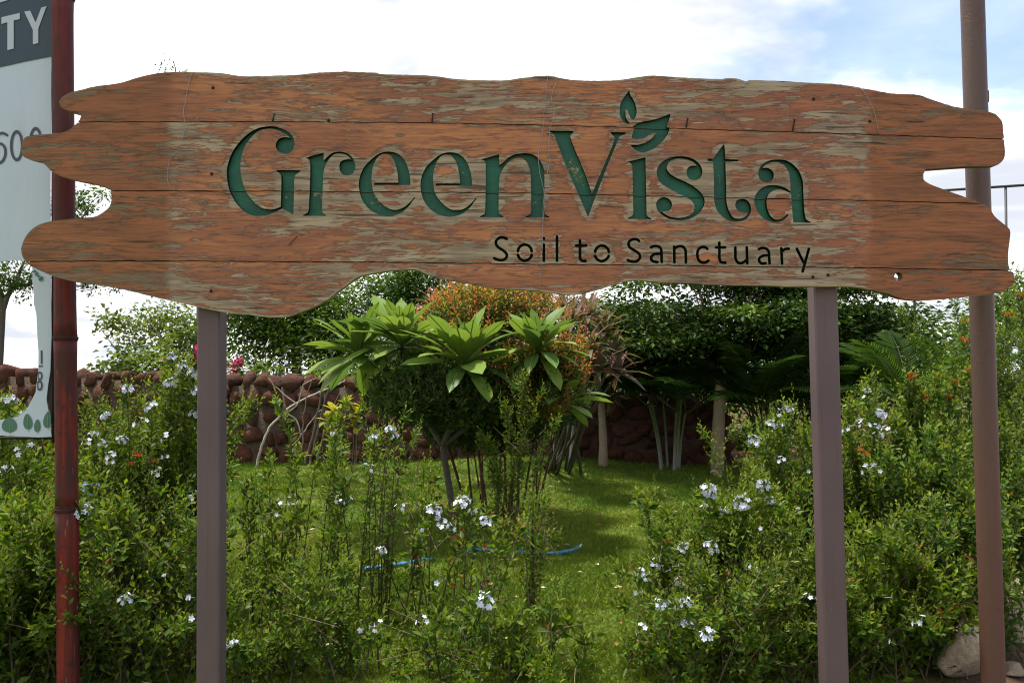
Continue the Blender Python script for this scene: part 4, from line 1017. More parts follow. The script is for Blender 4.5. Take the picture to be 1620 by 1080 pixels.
b = bush(PB, 'low shrub with one white bloom in front of the left post foot', B, 420, 4.0, [(390,940),(440,920),(480,930),(510,985),(370,1000)], 11, 108, 0.4, lat=0.14, flowers=F_((367,1021,0.9)), **kw)
b = bush(PB, 'tall sparse shrub left of the frangipani with white blooms on top', B, 545, 5.0, [(520,680),(545,640),(575,650),(500,720),(590,700),(530,720)], 2, 109, 0.4, per_m=13, flowers=F_((529,689,0.8),(592,694,0.9)), two=1, lat=0.12, base_r=0.10, depth=0.25, **kw)
flowers_into(b, [(537,793),(550,796),(586,742)], UMS, 4.7, 6)
b = bush(PB, 'thin shrub under the frangipani topped by one white cluster', B, 620, 4.8, [(600,700),(620,690),(640,660),(655,690),(670,740),(610,760)], 1, 110, 0.35, per_m=12, flowers=F_((616,683,1.1),(624,692,0.8),(603,873,1.1)), two=1, lat=0.12, base_r=0.10, depth=0.25, **kw)
flowers_into(b, [(633,805),(578,742)], UMS, 4.6, 7)
b = bush(PB, 'leafy shrub in the bottom centre left of the blue hose', B, 545, 4.05, [(500,940),(540,905),(580,970),(610,1010),(470,950)], 6, 111, 0.4, lat=0.13, **kw)
flowers_into(b, [(577,992),(598,990)], UMS, 3.85, 8)
b = bush(PB, 'shrub with two big white clusters in front of the red-stemmed bush', B, 725, 4.5, [(670,800),(700,800),(740,790),(770,815),(690,760),(655,870),(800,830)], 1, 112, 0.25, per_m=12, ragged=0.10, flowers=F_((685,812,1.5),(732,799,1.5),(768,828,1.25),(748,812,0.9)), two=1, lat=0.12, base_r=0.10, depth=0.25, **kw)
flowers_into(b, [(698,830),(708,838),(665,838),(695,920)], UMS, 4.35, 9)
b = bush(PB, 'tall upright yellow-tipped shrub before the red-leaved bush', B, 815, 6.4, [(828,600),(856,622),(800,645),(775,700),(880,670),(760,690)], 1, 113, 0.12, per_m=14, lat=0.15, bare=0.30, two=2, base_r=0.08, depth=0.15, age0=0.7, **kw)
b = bush(PB, 'low leafy shrub at bottom centre with one white cluster', B, 720, 3.95, [(660,1005),(700,985),(740,975),(780,995),(640,1030),(790,870)], 4, 114, 0.35, per_m=14, lat=0.13, base_r=0.12, flowers=F_((765,953,1.2)), **kw)
flowers_into(b, [(670,985)], UMS, 3.8, 10)
b = bush(PB, 'sparse low shrub right of bottom centre at the lawn edge', B, 865, 3.95, [(830,1000),(870,960),(905,985),(925,1020)], 5, 115, 0.3, per_m=13, lat=0.13, base_r=0.1, **kw)
b = bush(PB, 'small upright shrub standing alone before the lawn, right of the hose end', B, 850, 4.8, [(845,790),(860,800),(880,850),(830,820)], 1, 116, 0.1, per_m=12, base_r=0.06, **kw)
# right of the lawn
b = bush(PB, 'white-flowered shrub on the lawn edge with a bare-stemmed tip on its left', B, 1060, 4.45, [(1012,790),(1022,800),(1060,815),(1070,850),(1040,880),(1100,880)], 8, 117, 0.25, per_m=13, lat=0.15, depth=0.3, flowers=F_((1038,893,1.0),(1015,908,1.0),(1082,868,1.0),(1124,867,1.4),(1077,925,1.25),(1102,893,0.9)), **kw)
flowers_into(b, [(1007,936),(1050,905),(1062,896),(1020,912)], UMS, 4.2, 11)
b = bush(PB, 'shrub topped by large white clusters left of the right post', B, 1150, 4.7, [(1120,790),(1150,800),(1180,800),(1210,790),(1100,850),(1230,810),(1190,760)], 18, 118, 0.45, flowers=F_((1120,779,1.5),(1175,799,1.5),(1208,769,1.3),(1218,793,1.0),(1145,810,0.9)), **kw)
flowers_into(b, [(1207,840),(1193,902),(1263,813),(1115,808)], UMS, 4.35, 12)
b = bush(PB, 'low shrub with small white clusters at the bottom left of the right post', B, 1130, 3.95, [(1060,960),(1100,930),(1150,940),(1200,920),(1020,1000),(1240,900)], 36, 119, 0.55, flowers=F_((1085,956,1.1),(1043,957,1.0),(1120,1008,1.2),(1087,993,1.0)), **kw)
flowers_into(b, [(1018,997),(1055,962)], UMS, 3.7, 13)
b = bush(PB, 'tall loose shrub behind the right post, white blooms at its left', B, 1240, 5.7, [(1195,712),(1225,670),(1250,655),(1275,700),(1180,740),(1290,690)], 18, 120, 0.4, per_m=13, flowers=F_((1193,699,1.3),(1220,673,1.1),(1242,677,1.0),(1247,650,1.1)), **kw)
flowers_into(b, [(1228,656),(1235,730),(1281,746),(1277,787)], UMS, 5.3, 14)
b = bush(PB, 'leafy shrub at the foot of the right post', B, 1240, 4.1, [(1200,860),(1240,840),(1270,850),(1300,880),(1290,920)], 34, 121, 0.5, **kw)
flowers_into(b, [(1280,947),(970,982)][:1], UMS, 3.85, 15)
b = bush(PB, 'pale yellow-green flowering shrub just right of the right post', B, 1370, 5.2, [(1345,640),(1372,625),(1400,650),(1340,680),(1420,690),(1378,600)], 26, 122, 0.45, flowers=F_((1391,658,1.2),(1372,620,0.8)), **kw)
flowers_into(b, [(1362,713),(1370,719)], OF, 4.75, 22)
flowers_into(b, [(1373,634),(1340,653),(1350,672),(1367,672),(1384,677),(1405,683),(1341,681),(1388,692),(1387,743),(1420,833),(1375,745)], UMS, 4.75, 16)
b = bush(PB, 'low leafy shrub at the bottom right of the right post', B, 1400, 4.1, [(1350,880),(1390,850),(1430,860),(1460,900),(1480,960)], 40, 123, 0.5, ragged=0.03, **kw)
flowers_into(b, [(1397,945),(1455,985),(1420,1020)], UMS, 3.8, 17)
# orange-flowered hedge
G2 = np.array([(0.036, 0.092, 0.014), (0.055, 0.125, 0.018), (0.085, 0.165, 0.024), (0.040, 0.100, 0.026)])
O = 'orange flowering bushes on the right'
ko = dict(flow_s=0.62, flower_meshes=OF, fname='orange_flower', greens=G2, leafL=0.046, leafW=0.5, depth=0.55, nleaf=(8, 14))
bush('honeysuckle_bush', 'bright green rounded bush with orange blooms between the right post and brown pole', O, 1470, 5.8, [(1440,640),(1470,625),(1500,620),(1530,615),(1420,675),(1550,630),(1460,660)], 40, 131, 0.55, flowers=[(1441,598,1.1),(1445,617,0.9),(1460,630,1.2),(1449,658,0.9),(1534,590,1.2),(1513,607,0.9),(1500,629,0.8),(1485,597,0.6)], **ko)
bush('honeysuckle_bush', 'tall orange-flowered bush right of the brown pole at the right edge', O, 1610, 6.2, [(1580,540),(1600,510),(1630,500),(1650,540),(1570,560),(1600,600)], 40, 132, 0.6, flowers=[(1594,502,1.1),(1523,541,1.0),(1611,470,1.0)], **ko)
bush('honeysuckle_bush', 'arching branches with orange blooms under the right tip of the sign', O, 1560, 7.2, [(1527,511),(1510,475),(1535,480),(1610,440),(1590,470),(1560,520),(1620,480)], 3, 133, 0.4, per_m=11, flowers=[(1527,511,1.2),(1600,500,0.8)], **ko)
bush('honeysuckle_bush', 'dark green leafy bush in front of the brown pole, lower right', O, 1480, 4.75, [(1430,700),(1470,690),(1500,680),(1530,700),(1410,740),(1540,740)], 56, 134, 0.5, flowers=[], **ko)
b = bush('honeysuckle_bush', 'dense dark bush at the right edge behind the brown pole', O, 1600, 5.5, [(1570,650),(1600,640),(1630,650),(1660,680),(1580,720)], 46, 135, 0.5, flowers=[], **ko)
b = bush('honeysuckle_bush', 'leafy skirt of the orange hedge above the pale stones', O, 1490, 4.45, [(1440,820),(1480,800),(1520,820),(1540,850),(1410,840)], 34, 136, 0.4, flowers=[], low=0.3, **ko)

# ------------------------------------------------------------------ frangipani
def strap_leaf(name, L, Wd, mat, col, rib, seg=7, shape='ob', fold=0.16, droop=0.25, seed=0):
    """one leaf along +Y, face up +Z"""
    g = Geo(); s = np.linspace(0, 1, seg + 1)
    if shape == 'ob': w = np.sin(np.pi * np.clip(s, 0, 1) ** 1.55) ** 0.68 * 0.5; w[0] = 0.04; w[-1] = 0.0
    else: w = np.sin(np.pi * np.clip(s * 0.92 + 0.06, 0, 1)) ** 0.7 * 0.5; w[-1] = 0.0
    w = w * Wd; y = s * L; z = -droop * L * s ** 2.2 + 0.05 * L * np.sin(s * 3.14)
    rb = 0.035 * Wd
    rows = [(-w, z + fold * w), (-np.minimum(rb, w), z), (np.minimum(rb, w), z), (w, z + fold * w)]
    V = np.stack([np.stack([a, y, b], -1) for a, b in rows], 1)
    k = len(s); f = []; cols = np.zeros((k, 4, 3)); cols[:, [0, 3]] = col; cols[:, [1, 2]] = col
    for i in range(k - 1):
        for j in range(3): a = i * 4 + j; f += [(a, a + 1, a + 5), (a, a + 5, a + 4)]
    g.add(V.reshape(-1, 3), f, cols.reshape(-1, 3))
    # raised midrib
    g.add(np.concatenate([np.stack([np.full(k, -rb), y, z + 0.0015], -1), np.stack([np.full(k, rb), y, z + 0.0015], -1)]), np.concatenate([np.stack([np.arange(k - 1), np.arange(k - 1) + k, np.arange(1, k)], -1), np.stack([np.arange(1, k), np.arange(k - 1) + k, np.arange(1, k) + k], -1)]), rib)
    return g.mesh(name, [mat])
FL = [strap_leaf('leaf', 0.48, 0.132, 'leaf_glossy', c, (0.20, 0.27, 0.07), droop=d_, seed=i) for i, (c, d_) in enumerate([((0.150, 0.245, 0.040), 0.10), ((0.190, 0.285, 0.050), 0.16), ((0.100, 0.185, 0.042), 0.24), ((0.170, 0.265, 0.044), 0.04)])]
FY = 7.3
fb = np.array((GX(722, FY), FY, 0)); fb[2] = ground_z(fb[0], fb[1])
FR = thing('frangipani', 'frangipani with big glossy leaf rosettes in the middle of the garden', 'tree', tuple(fb))
def spline3(pts, step=0.08):
    P = [np.array(p, float) for p in pts]; out = []; n = len(P)
    for i in range(n - 1):
        p0, p1, p2, p3 = P[max(i - 1, 0)], P[i], P[i + 1], P[min(i + 2, n - 1)]
        k = max(2, int(np.linalg.norm(p2 - p1) / step)); d0, d1 = (p2 - p0) * .5, (p3 - p1) * .5
        for j in range(k):
            s = j / k; s2, s3 = s * s, s ** 3; out.append((2 * s3 - 3 * s2 + 1) * p1 + (s3 - 2 * s2 + s) * d0 + (-2 * s3 + 3 * s2) * p2 + (s3 - s2) * d1)
    out.append(P[-1]); return np.array(out)
ros = [(568, 556, 7.25, -0.35), (637, 538, 7.15, -0.05), (735, 568, 6.90, 0.0), (850, 548, 6.95, 0.15), (893, 628, 7.05, 0.6)]
bark = (0.10, 0.088, 0.072)
fork = W(700, 705, FY); fork2 = W(632, 605, 7.40)
def fbr(pts, r0, r1):
    c = spline3(pts); g = Geo(); g.tube(c, np.linspace(r0, r1, len(c)), 9, col=bark); return g.obj('branch', ['bark'], FR)
fbr([fb - (0, 0, 0.1), W(715, 800, FY), fork], 0.035, 0.028)
fbr([fork, W(665, 650, 7.40), fork2], 0.026, 0.022)
FB_ = [fbr([fork2, W(600, 585, 7.35), W(568, 556, 7.25)], 0.021, 0.017), fbr([fork2, W(632, 570, 7.25), W(637, 540, 7.15)], 0.021, 0.017),
       fbr([fork, W(725, 640, 7.15), W(735, 570, 6.90)], 0.026, 0.018), fbr([fork, W(770, 650, 7.25), W(830, 590, 7.05), W(850, 550, 6.95)], 0.026, 0.017),
       fbr([W(770, 650, 7.25), W(850, 655, 7.15), W(893, 630, 7.05)], 0.02, 0.015)]
rr = random.Random(9)
for ri, (u, v, Yd, lean) in enumerate(ros):
    c = W(u, v, Yd); n = 34 if u != 893 else 12
    for k in range(n):
        q = (k + .5) / n; th = k * 2.39996 + rr.uniform(-.2, .2); el = R(78) - q ** 1.22 * R(116) + R(rr.uniform(-9, 9))     # young leaves up, old ones hang
        d_ = Vector((math.cos(th) * math.cos(el) + lean * 0.35, math.sin(th) * math.cos(el) * 0.9 - 0.30, math.sin(el)))
        s = 1.12 * (0.70 + 0.45 * min(1, q * 2.2)) * rr.uniform(0.82, 1.1) * {735: 1.08, 850: 0.84, 893: 0.72}.get(u, 0.95)
        if el < R(-12): s *= 0.85
        place('leaf', FL[rr.randrange(4) if el > 0 else rr.choice((1, 2, 2, 3))], FB_[ri], c + np.array((0, 0, -0.02 - 0.05 * q)), basis(d_, (0, 0, 1), rr.uniform(-0.35, 0.35)), s)

# ------------------------------------------------------------------ red-tipped bush
RT = np.array([(0.72, 0.17, 0.085), (0.74, 0.26, 0.085), (0.62, 0.11, 0.07), (0.56, 0.38, 0.06)])
RG = np.array([(0.030, 0.075, 0.014), (0.045, 0.100, 0.018), (0.070, 0.130, 0.024)])
RY = 8.1; rb_ = np.array((GX(800, RY), RY, 0)); rb_[2] = ground_z(rb_[0], rb_[1])
RB = thing('red_tip_bush', 'rounded bush with orange-red young leaves and red stems behind the frangipani', 'bush', tuple(rb_))
rg = np.random.default_rng(77)
ell = [((760, 520), (95, 60), 0.75, 0.5), ((855, 615), (60, 55), 0.6, 0.4), ((740, 610), (95, 70), 0.05, 0.6), ((800, 560), (110, 75), 0.3, 0.6), ((690, 560), (60, 55), 0.15, 0.4), ((790, 485), (78, 30), 0.95, 0.4), ((885, 585), (40, 44), 0.9, 0.3), ((700, 628), (90, 58), 0.03, 0.6), ((810, 640), (115, 55), 0.06, 0.6), ((635, 610), (65, 50), 0.02, 0.5), ((730, 640), (85, 45), 0.02, 0.35), ((660, 640), (60, 45), 0.02, 0.35), ((770, 690), (100, 32), 0.02, 0.4)]
gF, gR = Geo(), Geo(); S_, D_, L_, A_ = [], [], [], []
for (cu, cv), (ru, rv), red, dy in ell:
    n = int(ru * rv * (0.085 if red > 0.1 else 0.13))
    d3 = norm(rg.normal(0, 1, (n, 3))); rad = rg.random(n) ** 0.35
    uu = cu + d3[:, 0] * ru * rad; vv = cv - d3[:, 2] * rv * rad; yy = RY + d3[:, 1] * dy * rad - 0.15 - (0.8 if cu in (855, 885) else 1.0 if cu in (730, 660) else 0)
    P = np.array([W(a, b_, c) for a, b_, c in zip(uu, vv, yy)])
    S_.append(P); D_.append(norm(d3 * np.array((1, 1, 0.5)) + np.array((0, -0.1, 0.75)))); L_.append(0.10 + 0.10 * rg.random(n))
    A_.append(np.clip(red * (rad > 0.72) * (rg.random(n) < 0.30 + 0.65 * red) + (d3[:, 2] > 0.55) * red * .4, 0, 1))
S_, D_, L_, A_ = map(np.concatenate, (S_, D_, L_, A_))
for lo_, hi_, yg in ((-1, 0.25, np.array([(0.060, 0.120, 0.022)])), (0.25, 2, RT)):
    k = (A_ > lo_) & (A_ <= hi_); shoots(gF, rg, S_[k], D_[k], L_[k], rg.integers(8, 14, k.sum()), 0.062, 0.42, np.where(A_[k] > 0.25, 0.95, 0.4), wood=(0.14, 0.05, 0.035), greens=RG if lo_ < 0 else np.array([(0.070, 0.130, 0.018), (0.130, 0.190, 0.022), (0.20, 0.20, 0.03)]), young=yg, ragged=0.0)
gF.obj('foliage', ['leaf', 'stem'], RB, kind='stuff')
for i in range(22):
    b0 = rb_ + np.array((rg.normal(-0.05, 0.26), rg.normal(0, 0.12), -0.05)); e = b0 + np.array((rg.normal(0, 0.10) + (b0[0] - rb_[0]) * 0.7, rg.normal(0, 0.08), 1.15 + 0.2 * rg.random()))
    g = Geo(); c = bez(b0, b0 * 0.5 + e * 0.5 + np.array((rg.normal(0, .05), 0, 0.15)), e, 9); g.tube(c, np.linspace(0.014, 0.005, 9) * rg.uniform(0.7, 1.15), 7, col=np.array((0.115, 0.052, 0.038)) * rg.uniform(0.6, 1.3)); g.obj('stem', ['bark'], RB)

# ------------------------------------------------------------------ dracaenas, purple and green
def rosette(parent, c, n, lf, rr, smin=0.8, smax=1.1, low=-25, up=80, lean=(0, 0)):
    for k in range(n):
        q = (k + .5) / n; th = k * 2.39996; el = R(up + (low - up) * q + rr.uniform(-8, 8))
        d_ = Vector((math.cos(th) * math.cos(el) + lean[0], math.sin(th) * math.cos(el) + lean[1], math.sin(el)))
        place('leaf', lf[rr.randrange(len(lf))], parent, c, basis(d_, (0, 0, 1), rr.uniform(-.4, .4)), rr.uniform(smin, smax))
DPU = [strap_leaf('leaf', 0.36, 0.055, 'leaf', c, c2, 5, 'st', 0.3, 0.22) for c, c2 in (((0.130, 0.100, 0.070), (0.20, 0.13, 0.12)), ((0.180, 0.095, 0.105), (0.28, 0.16, 0.18)), ((0.150, 0.135, 0.075), (0.20, 0.16, 0.13)))]
DGR = [strap_leaf('leaf', 0.34, 0.052, 'leaf', c, c2, 5, 'st', 0.3, 0.28) for c, c2 in (((0.090, 0.105, 0.035), (0.15, 0.15, 0.07)), ((0.075, 0.080, 0.035), (0.13, 0.12, 0.06)), ((0.11, 0.075, 0.06), (0.17, 0.12, 0.08)))]
DY = 9.6; db = np.array((GX(890, 10.6), 10.6, 0)); db[2] = ground_z(db[0], db[1])
DR = thing('purple_dracaena', 'many-headed dracaena with dull purple strap leaves behind the red-tipped bush', 'plant', tuple(db))
rr = random.Random(21)
heads = [(905,512,9.2),(932,500,9.3),(955,528,9.3),(935,552,9.0),(972,562,9.3),(948,586,9.1),(925,590,9.0),(978,592,9.4),(840,480,10),(890,490,10),(690,490,9.8),(715,482,9.9),(920,505,10.1),(880,600,9.5),(910,610,9.7)]
for i, (u, v, Yd) in enumerate(heads):
    c = W(u, v, Yd)
    b0 = db + np.array((rr.uniform(-.25, .25), rr.uniform(-.2, .2), -0.05)); g = Geo(); g.tube(bez(b0, np.array((c[0] * .6 + b0[0] * .4, c[1], 1.0)), c, 9), np.linspace(0.020, 0.012, 9), 7, col=(0.085, 0.078, 0.062)); so = g.obj('stem', ['bark'], DR); rosette(so, c, 20, DPU, rr, 0.75, 1.15)
d2 = ground_pt(953, 745); d2[2] = ground_z(d2[0], d2[1])
D2 = thing('dracaena_tree', 'single grey-brown trunk with a tuft of strap leaves before the dark wall', 'tree', tuple(d2))
c = W(953, 628, d2[1]); g = Geo(); s = np.linspace(0, 1, 14)
g.tube(np.array([d2 - (0, 0, 0.1) + (c - d2 + (0, 0, 0.1)) * q for q in s]) + np.stack([0.012 * np.sin(s * 5), 0 * s, 0 * s], -1), 0.068 - 0.022 * s + 0.003 * np.sin(s * 60), 12, col=(0.26, 0.20, 0.14)); g.obj('trunk', ['bark'], D2)
for du, dv, k in ((0, -10, 26), (22, -26, 20), (-18, -30, 18), (10, 2, 16)): rosette(D2, W(953 + du, 628 + dv, d2[1] - 0.05), k, DGR, rr, 0.75, 1.1, low=-45)

# ------------------------------------------------------------------ areca palms
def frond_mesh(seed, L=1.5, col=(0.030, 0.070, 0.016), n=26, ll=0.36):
    """rachis along +Y arching down in -Z"""
    r2 = np.random.default_rng(seed); g = Geo(); s = np.linspace(0, 1, 12)
    def at(q): return np.stack([0 * q, L * (q - 0.10 * q ** 3), L * (0.10 * q - 0.42 * q ** 2.3)], -1)
    g.tube(at(s), np.linspace(0.011, 0.002, 12), 5, col=(0.09, 0.11, 0.03))
    q = np.repeat(0.18 + 0.80 * (np.arange(n) + .5) / n, 2); sd = np.tile((1.0, -1.0), n)
    P = at(q); T = norm(at(np.clip(q + .02, 0, 1)) - at(q - .02)); X = np.array((1.0, 0, 0))
    Dl = norm(sd[:, None] * X * 0.95 + T * 0.72 + np.array((0, 0, 0.22)) - np.array((0, 0, 1.0)) * (0.25 * r2.random(2 * n))[:, None])
    ln = ll * np.sin(np.clip(q * 1.05, 0, 1) * 2.9 + 0.12) ** 0.6 * (0.85 + .3 * r2.random(2 * n)); ln = np.nan_to_num(ln, nan=0.1)
    U = np.cross(Dl, T) * sd[:, None]; U = norm(np.cross(np.cross(Dl, np.array((0, 0, 1.0))), Dl))
    c = np.array(col) * (0.75 + 0.5 * r2.random((2 * n, 1)))
    g.leaves(P, Dl, U, ln, 0.036, c, fold=0.15, droop=0.22, wide=0.35)
    return g.mesh('frond', ['leaf'])
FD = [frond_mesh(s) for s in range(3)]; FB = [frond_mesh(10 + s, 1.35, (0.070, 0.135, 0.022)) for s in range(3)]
def palm(label, u, Yd, nst, htop, nfr, fr, seed, rad=0.16, scale=1.0, pale=(0.30, 0.30, 0.26), lean=0.0):
    rr = random.Random(seed); b0 = np.array((GX(u, Yd), Yd, 0)); b0[2] = ground_z(b0[0], b0[1])
    o = thing('areca_palm', label, 'palm', tuple(b0), 'palms along the back of the lawn'); tops = []
    for i in range(nst):
        a = i * 2.4; p = b0 + np.array((math.cos(a) * rad * rr.uniform(.3, 1.1), math.sin(a) * rad * 0.7, -0.08)); h_ = htop * rr.uniform(0.7, 1.05)
        e = p + np.array(((p[0] - b0[0]) * 1.1 + lean * h_, (p[1] - b0[1]) * 1.2, h_)); c = bez(p, p * .5 + e * .5 - np.array(((p[0] - b0[0]) * .4, 0, 0)), e, 11)
        g = Geo(); s = np.linspace(0, 1, 11); g.tube(c, (0.027 - 0.010 * s) * rr.uniform(0.75, 1.1), 8, col=np.stack([np.array(pale) * (1 - q) + np.array((0.075, 0.10, 0.03)) * q for q in np.repeat(np.clip(s * 1.5, 0, 1), 8)] + [np.array(pale), np.array((0.075, 0.10, 0.03))]))
        tops.append((e, g.obj('stem', ['bark'], o)))
    for k in range(nfr):
        e, so = tops[k % nst]; th = k * 2.39996 + rr.uniform(-.3, .3); el = R(rr.uniform(28, 74))
        place('frond', rr.choice(fr), so, e - np.array((0, 0, 0.05)), basis(Vector((math.cos(th) * math.cos(el), math.sin(th) * math.cos(el) * .9, math.sin(el))), (0, 0, 1), rr.uniform(-.3, .3)), scale * rr.uniform(0.75, 1.1))
    return o
palm('areca palm clump with thin pale stems in the dark between the two trunks', 1062, 11.2, 7, 1.15, 32, FD, 41, scale=1.1)
palm('areca palm clump beside the open end of the stone wall', 1213, 10.8, 8, 1.2, 34, FD, 42, rad=0.22, scale=1.1)
palm('areca palm with white ringed stems behind the red-tipped bush', 895, 11.4, 6, 1.3, 10, FD, 43, pale=(0.42, 0.41, 0.36), rad=0.2)
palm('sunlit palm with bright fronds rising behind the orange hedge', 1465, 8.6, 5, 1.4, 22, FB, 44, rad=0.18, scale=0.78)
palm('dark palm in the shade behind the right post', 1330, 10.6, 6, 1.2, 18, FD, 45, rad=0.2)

# ------------------------------------------------------------------ trees
def crown(g, rg, C, rad, nclump, nleaf, lsize, cs, greens, flat=0.35, shell=0.35, twig_from=None, up=0.5, lw=0.5, wood=(0.06, 0.05, 0.04), ybias=None):
    """leaf clumps through an ellipsoid; twigs lead to them"""
    d3 = norm(rg.normal(0, 1, (nclump, 3))); rr_ = rg.random(nclump) ** shell
    CC = C + d3 * rr_[:, None] * np.asarray(rad)
    if twig_from is not None:
        k = rg.random(nclump) < 0.6; g.segs(np.repeat(np.array(twig_from)[None], k.sum(), 0) * 0.35 + CC[k] * 0.65 + rg.normal(0, .05, (k.sum(), 3)), CC[k], np.full(k.sum(), 0.010), np.full(k.sum(), 0.004), wood, 1)
    n = nclump * nleaf; i = np.repeat(np.arange(nclump), nleaf)
    off = rg.normal(0, 1, (n, 3)) * np.array((cs, cs, cs * flat)); size = (0.6 + 0.8 * rg.random(nclump))[i][:, None]
    P = CC[i] + off * size
    Dl = norm(off * np.array((1, 1, 0.6)) / cs + rg.normal(0, .5, (n, 3)) + np.array((0, 0, -0.15)))
    U = norm(rg.normal(0, .55, (n, 3)) + np.array((0, 0, 1.0)))
    ci = rg.integers(0, len(greens), nclump)[i]; c = greens[ci] * (0.65 + 0.7 * rg.random((n, 1)))
    ln = lsize * (0.6 + 0.7 * rg.random(n)); g.leaves(P, Dl, U, ln, ln * lw, c)
    return CC
def tree(name, label, trunk, r0, r1, limbs, crowns, seed, greens, lsize, cs, nleaf=60, flat=0.35, mat='leaf', wood=(0.11, 0.095, 0.075), group='trees behind the garden wall', lw=0.5, cat='tree', limb=0.8):
    rg = np.random.default_rng(seed); b0 = trunk[0]; o = thing(name, label, cat, tuple(b0), group)
    g = Geo(); c = spline3(trunk, 0.12); g.tube(c, np.linspace(r0, r1, len(c)), 10, col=wood); tr_ = g
    for lp in limbs: c2 = spline3(lp, 0.15); g.tube(c2, np.linspace(r1 * limb, r1 * 0.2, len(c2)), 7, col=np.array(wood) * (0.5 if limb < 0.6 else 1))
    tr_.obj('trunk', ['bark'], o)
    g = Geo()
    for (C, rad, ncl) in crowns: crown(g, rg, np.array(C), rad, ncl, nleaf, lsize, cs, greens, flat, twig_from=trunk[-1], lw=lw, wood=wood)
    g.obj('crown', [mat, 'stem'], o, kind='stuff')
    return o
def gp(u, Yd, dz=-0.1): x_ = GX(u, Yd); return np.array((x_, Yd, float(ground_z(x_, Yd)) + dz))
DK = np.array([(0.026, 0.062, 0.009), (0.036, 0.080, 0.011), (0.052, 0.104, 0.014), (0.080, 0.138, 0.018)])
MD = np.array([(0.036, 0.085, 0.010), (0.055, 0.118, 0.013), (0.082, 0.150, 0.018)])
LI = np.array([(0.070, 0.130, 0.020), (0.100, 0.165, 0.026), (0.130, 0.190, 0.030)])
# layered dark tree
rg = np.random.default_rng(61)
tb = ground_pt(1135, 752); tb[2] = ground_z(tb[0], tb[1]) - 0.1
tY = tb[1]
layers = [(985, 535, 11.3, 1.0, 0.7, 18), (1080, 540, 10.9, 1.1, 0.8, 20), (1180, 530, 10.6, 1.1, 0.9, 20), (1270, 540, 11.0, 1.1, 0.9, 18), (1040, 500, 11.2, 1.2, 1.0, 18), (1160, 490, 10.6, 1.3, 1.1, 20), (1270, 500, 10.8, 1.2, 1.0, 18), (1360, 530, 11.2, 1.0, 0.9, 16), (950, 500, 12.2, 0.9, 0.8, 12), (1385, 505, 11.0, 0.75, 0.9, 16), (1100, 440, 11.0, 1.4, 1.1, 22), (1240, 440, 11.0, 1.4, 1.1, 22), (1300, 450, 11.2, 0.9, 1.0, 16), (1180, 390, 11.0, 1.3, 1.0, 18), (1400, 540, 11.6, 0.9, 0.7, 16), (1340, 570, 11.8, 1.0, 0.6, 14)]
cr = [(W(u, v, Yd), (rx, ry, 0.24), int(nc * 1.35)) for u, v, Yd, rx, ry, nc in layers]
fk = W(1142, 575, tY)
tree('terrace_tree', 'broad dark tree with layered flat branches and pale trunk before the wall end', [tb, W(1136, 690, tY), fk], 0.095, 0.07,
     [[fk, (fk * .5 + np.array(c[0]) * .5) + (0, 0, -0.05), c[0]] for c in cr[:14]], cr, 62, DK, 0.085, 0.22, nleaf=110, flat=0.24, mat='leaf_dark', wood=(0.27, 0.215, 0.15), lw=0.55, limb=0.42)
tree('leafy_tree', 'dark green tree behind the wall just right of the left post', [gp(470, 15.5), W(470, 600, 15.5), W(465, 520, 15.5)], 0.12, 0.08, [[W(465, 540, 15.5), W(430, 500, 15.5)], [W(465, 540, 15.5), W(510, 490, 15.3)]],
     [(W(415, 545, 15.5), (0.75, 0.8, 0.55), 26), (W(490, 520, 15.3), (0.9, 0.8, 0.75), 34), (W(460, 470, 15.5), (1.1, 0.9, 0.7), 34), (W(400, 500, 15.8), (0.6, 0.7, 0.5), 18), (W(530, 560, 15.0), (0.5, 0.5, 0.4), 12)], 63, MD, 0.11, 0.20, nleaf=95, flat=0.7)
tree('airy_tree', 'fine-leaved green tree behind the wall above the frangipani', [gp(640, 15), W(640, 560, 15), W(650, 480, 15)], 0.10, 0.07, [[W(640, 520, 15), W(590, 470, 15)], [W(640, 520, 15), W(720, 460, 15)]],
     [(W(600, 480, 15), (0.7, 0.7, 0.55), 26), (W(660, 460, 15), (0.8, 0.7, 0.5), 28), (W(620, 530, 15), (0.9, 0.7, 0.5), 26), (W(740, 470, 15.4), (0.9, 0.6, 0.30), 16), (W(700, 520, 15), (0.8, 0.7, 0.5), 22), (W(560, 520, 15), (0.5, 0.6, 0.6), 14), (W(820, 455, 15.8), (1.0, 0.6, 0.22), 14), (W(640, 430, 15), (0.8, 0.7, 0.4), 18)], 64, MD, 0.085, 0.18, nleaf=100, flat=0.8)
tree('light_tree', 'pale airy tree behind the wall left of the left post', [gp(260, 16), W(262, 580, 16), W(265, 540, 16)], 0.07, 0.05, [[W(265, 545, 16), W(235, 515, 16)], [W(265, 545, 16), W(295, 505, 16)]],
     [(W(235, 525, 16), (0.55, 0.6, 0.30), 18), (W(262, 502, 16), (0.55, 0.6, 0.24), 16), (W(290, 520, 16), (0.4, 0.5, 0.42), 15), (W(215, 548, 16), (0.4, 0.5, 0.22), 9), (W(300, 555, 16), (0.4, 0.5, 0.35), 9), (W(205, 510, 16), (0.25, 0.3, 0.12), 4)], 65, LI, 0.095, 0.15, nleaf=38, flat=0.8)
tb = gp(311, 13.6)
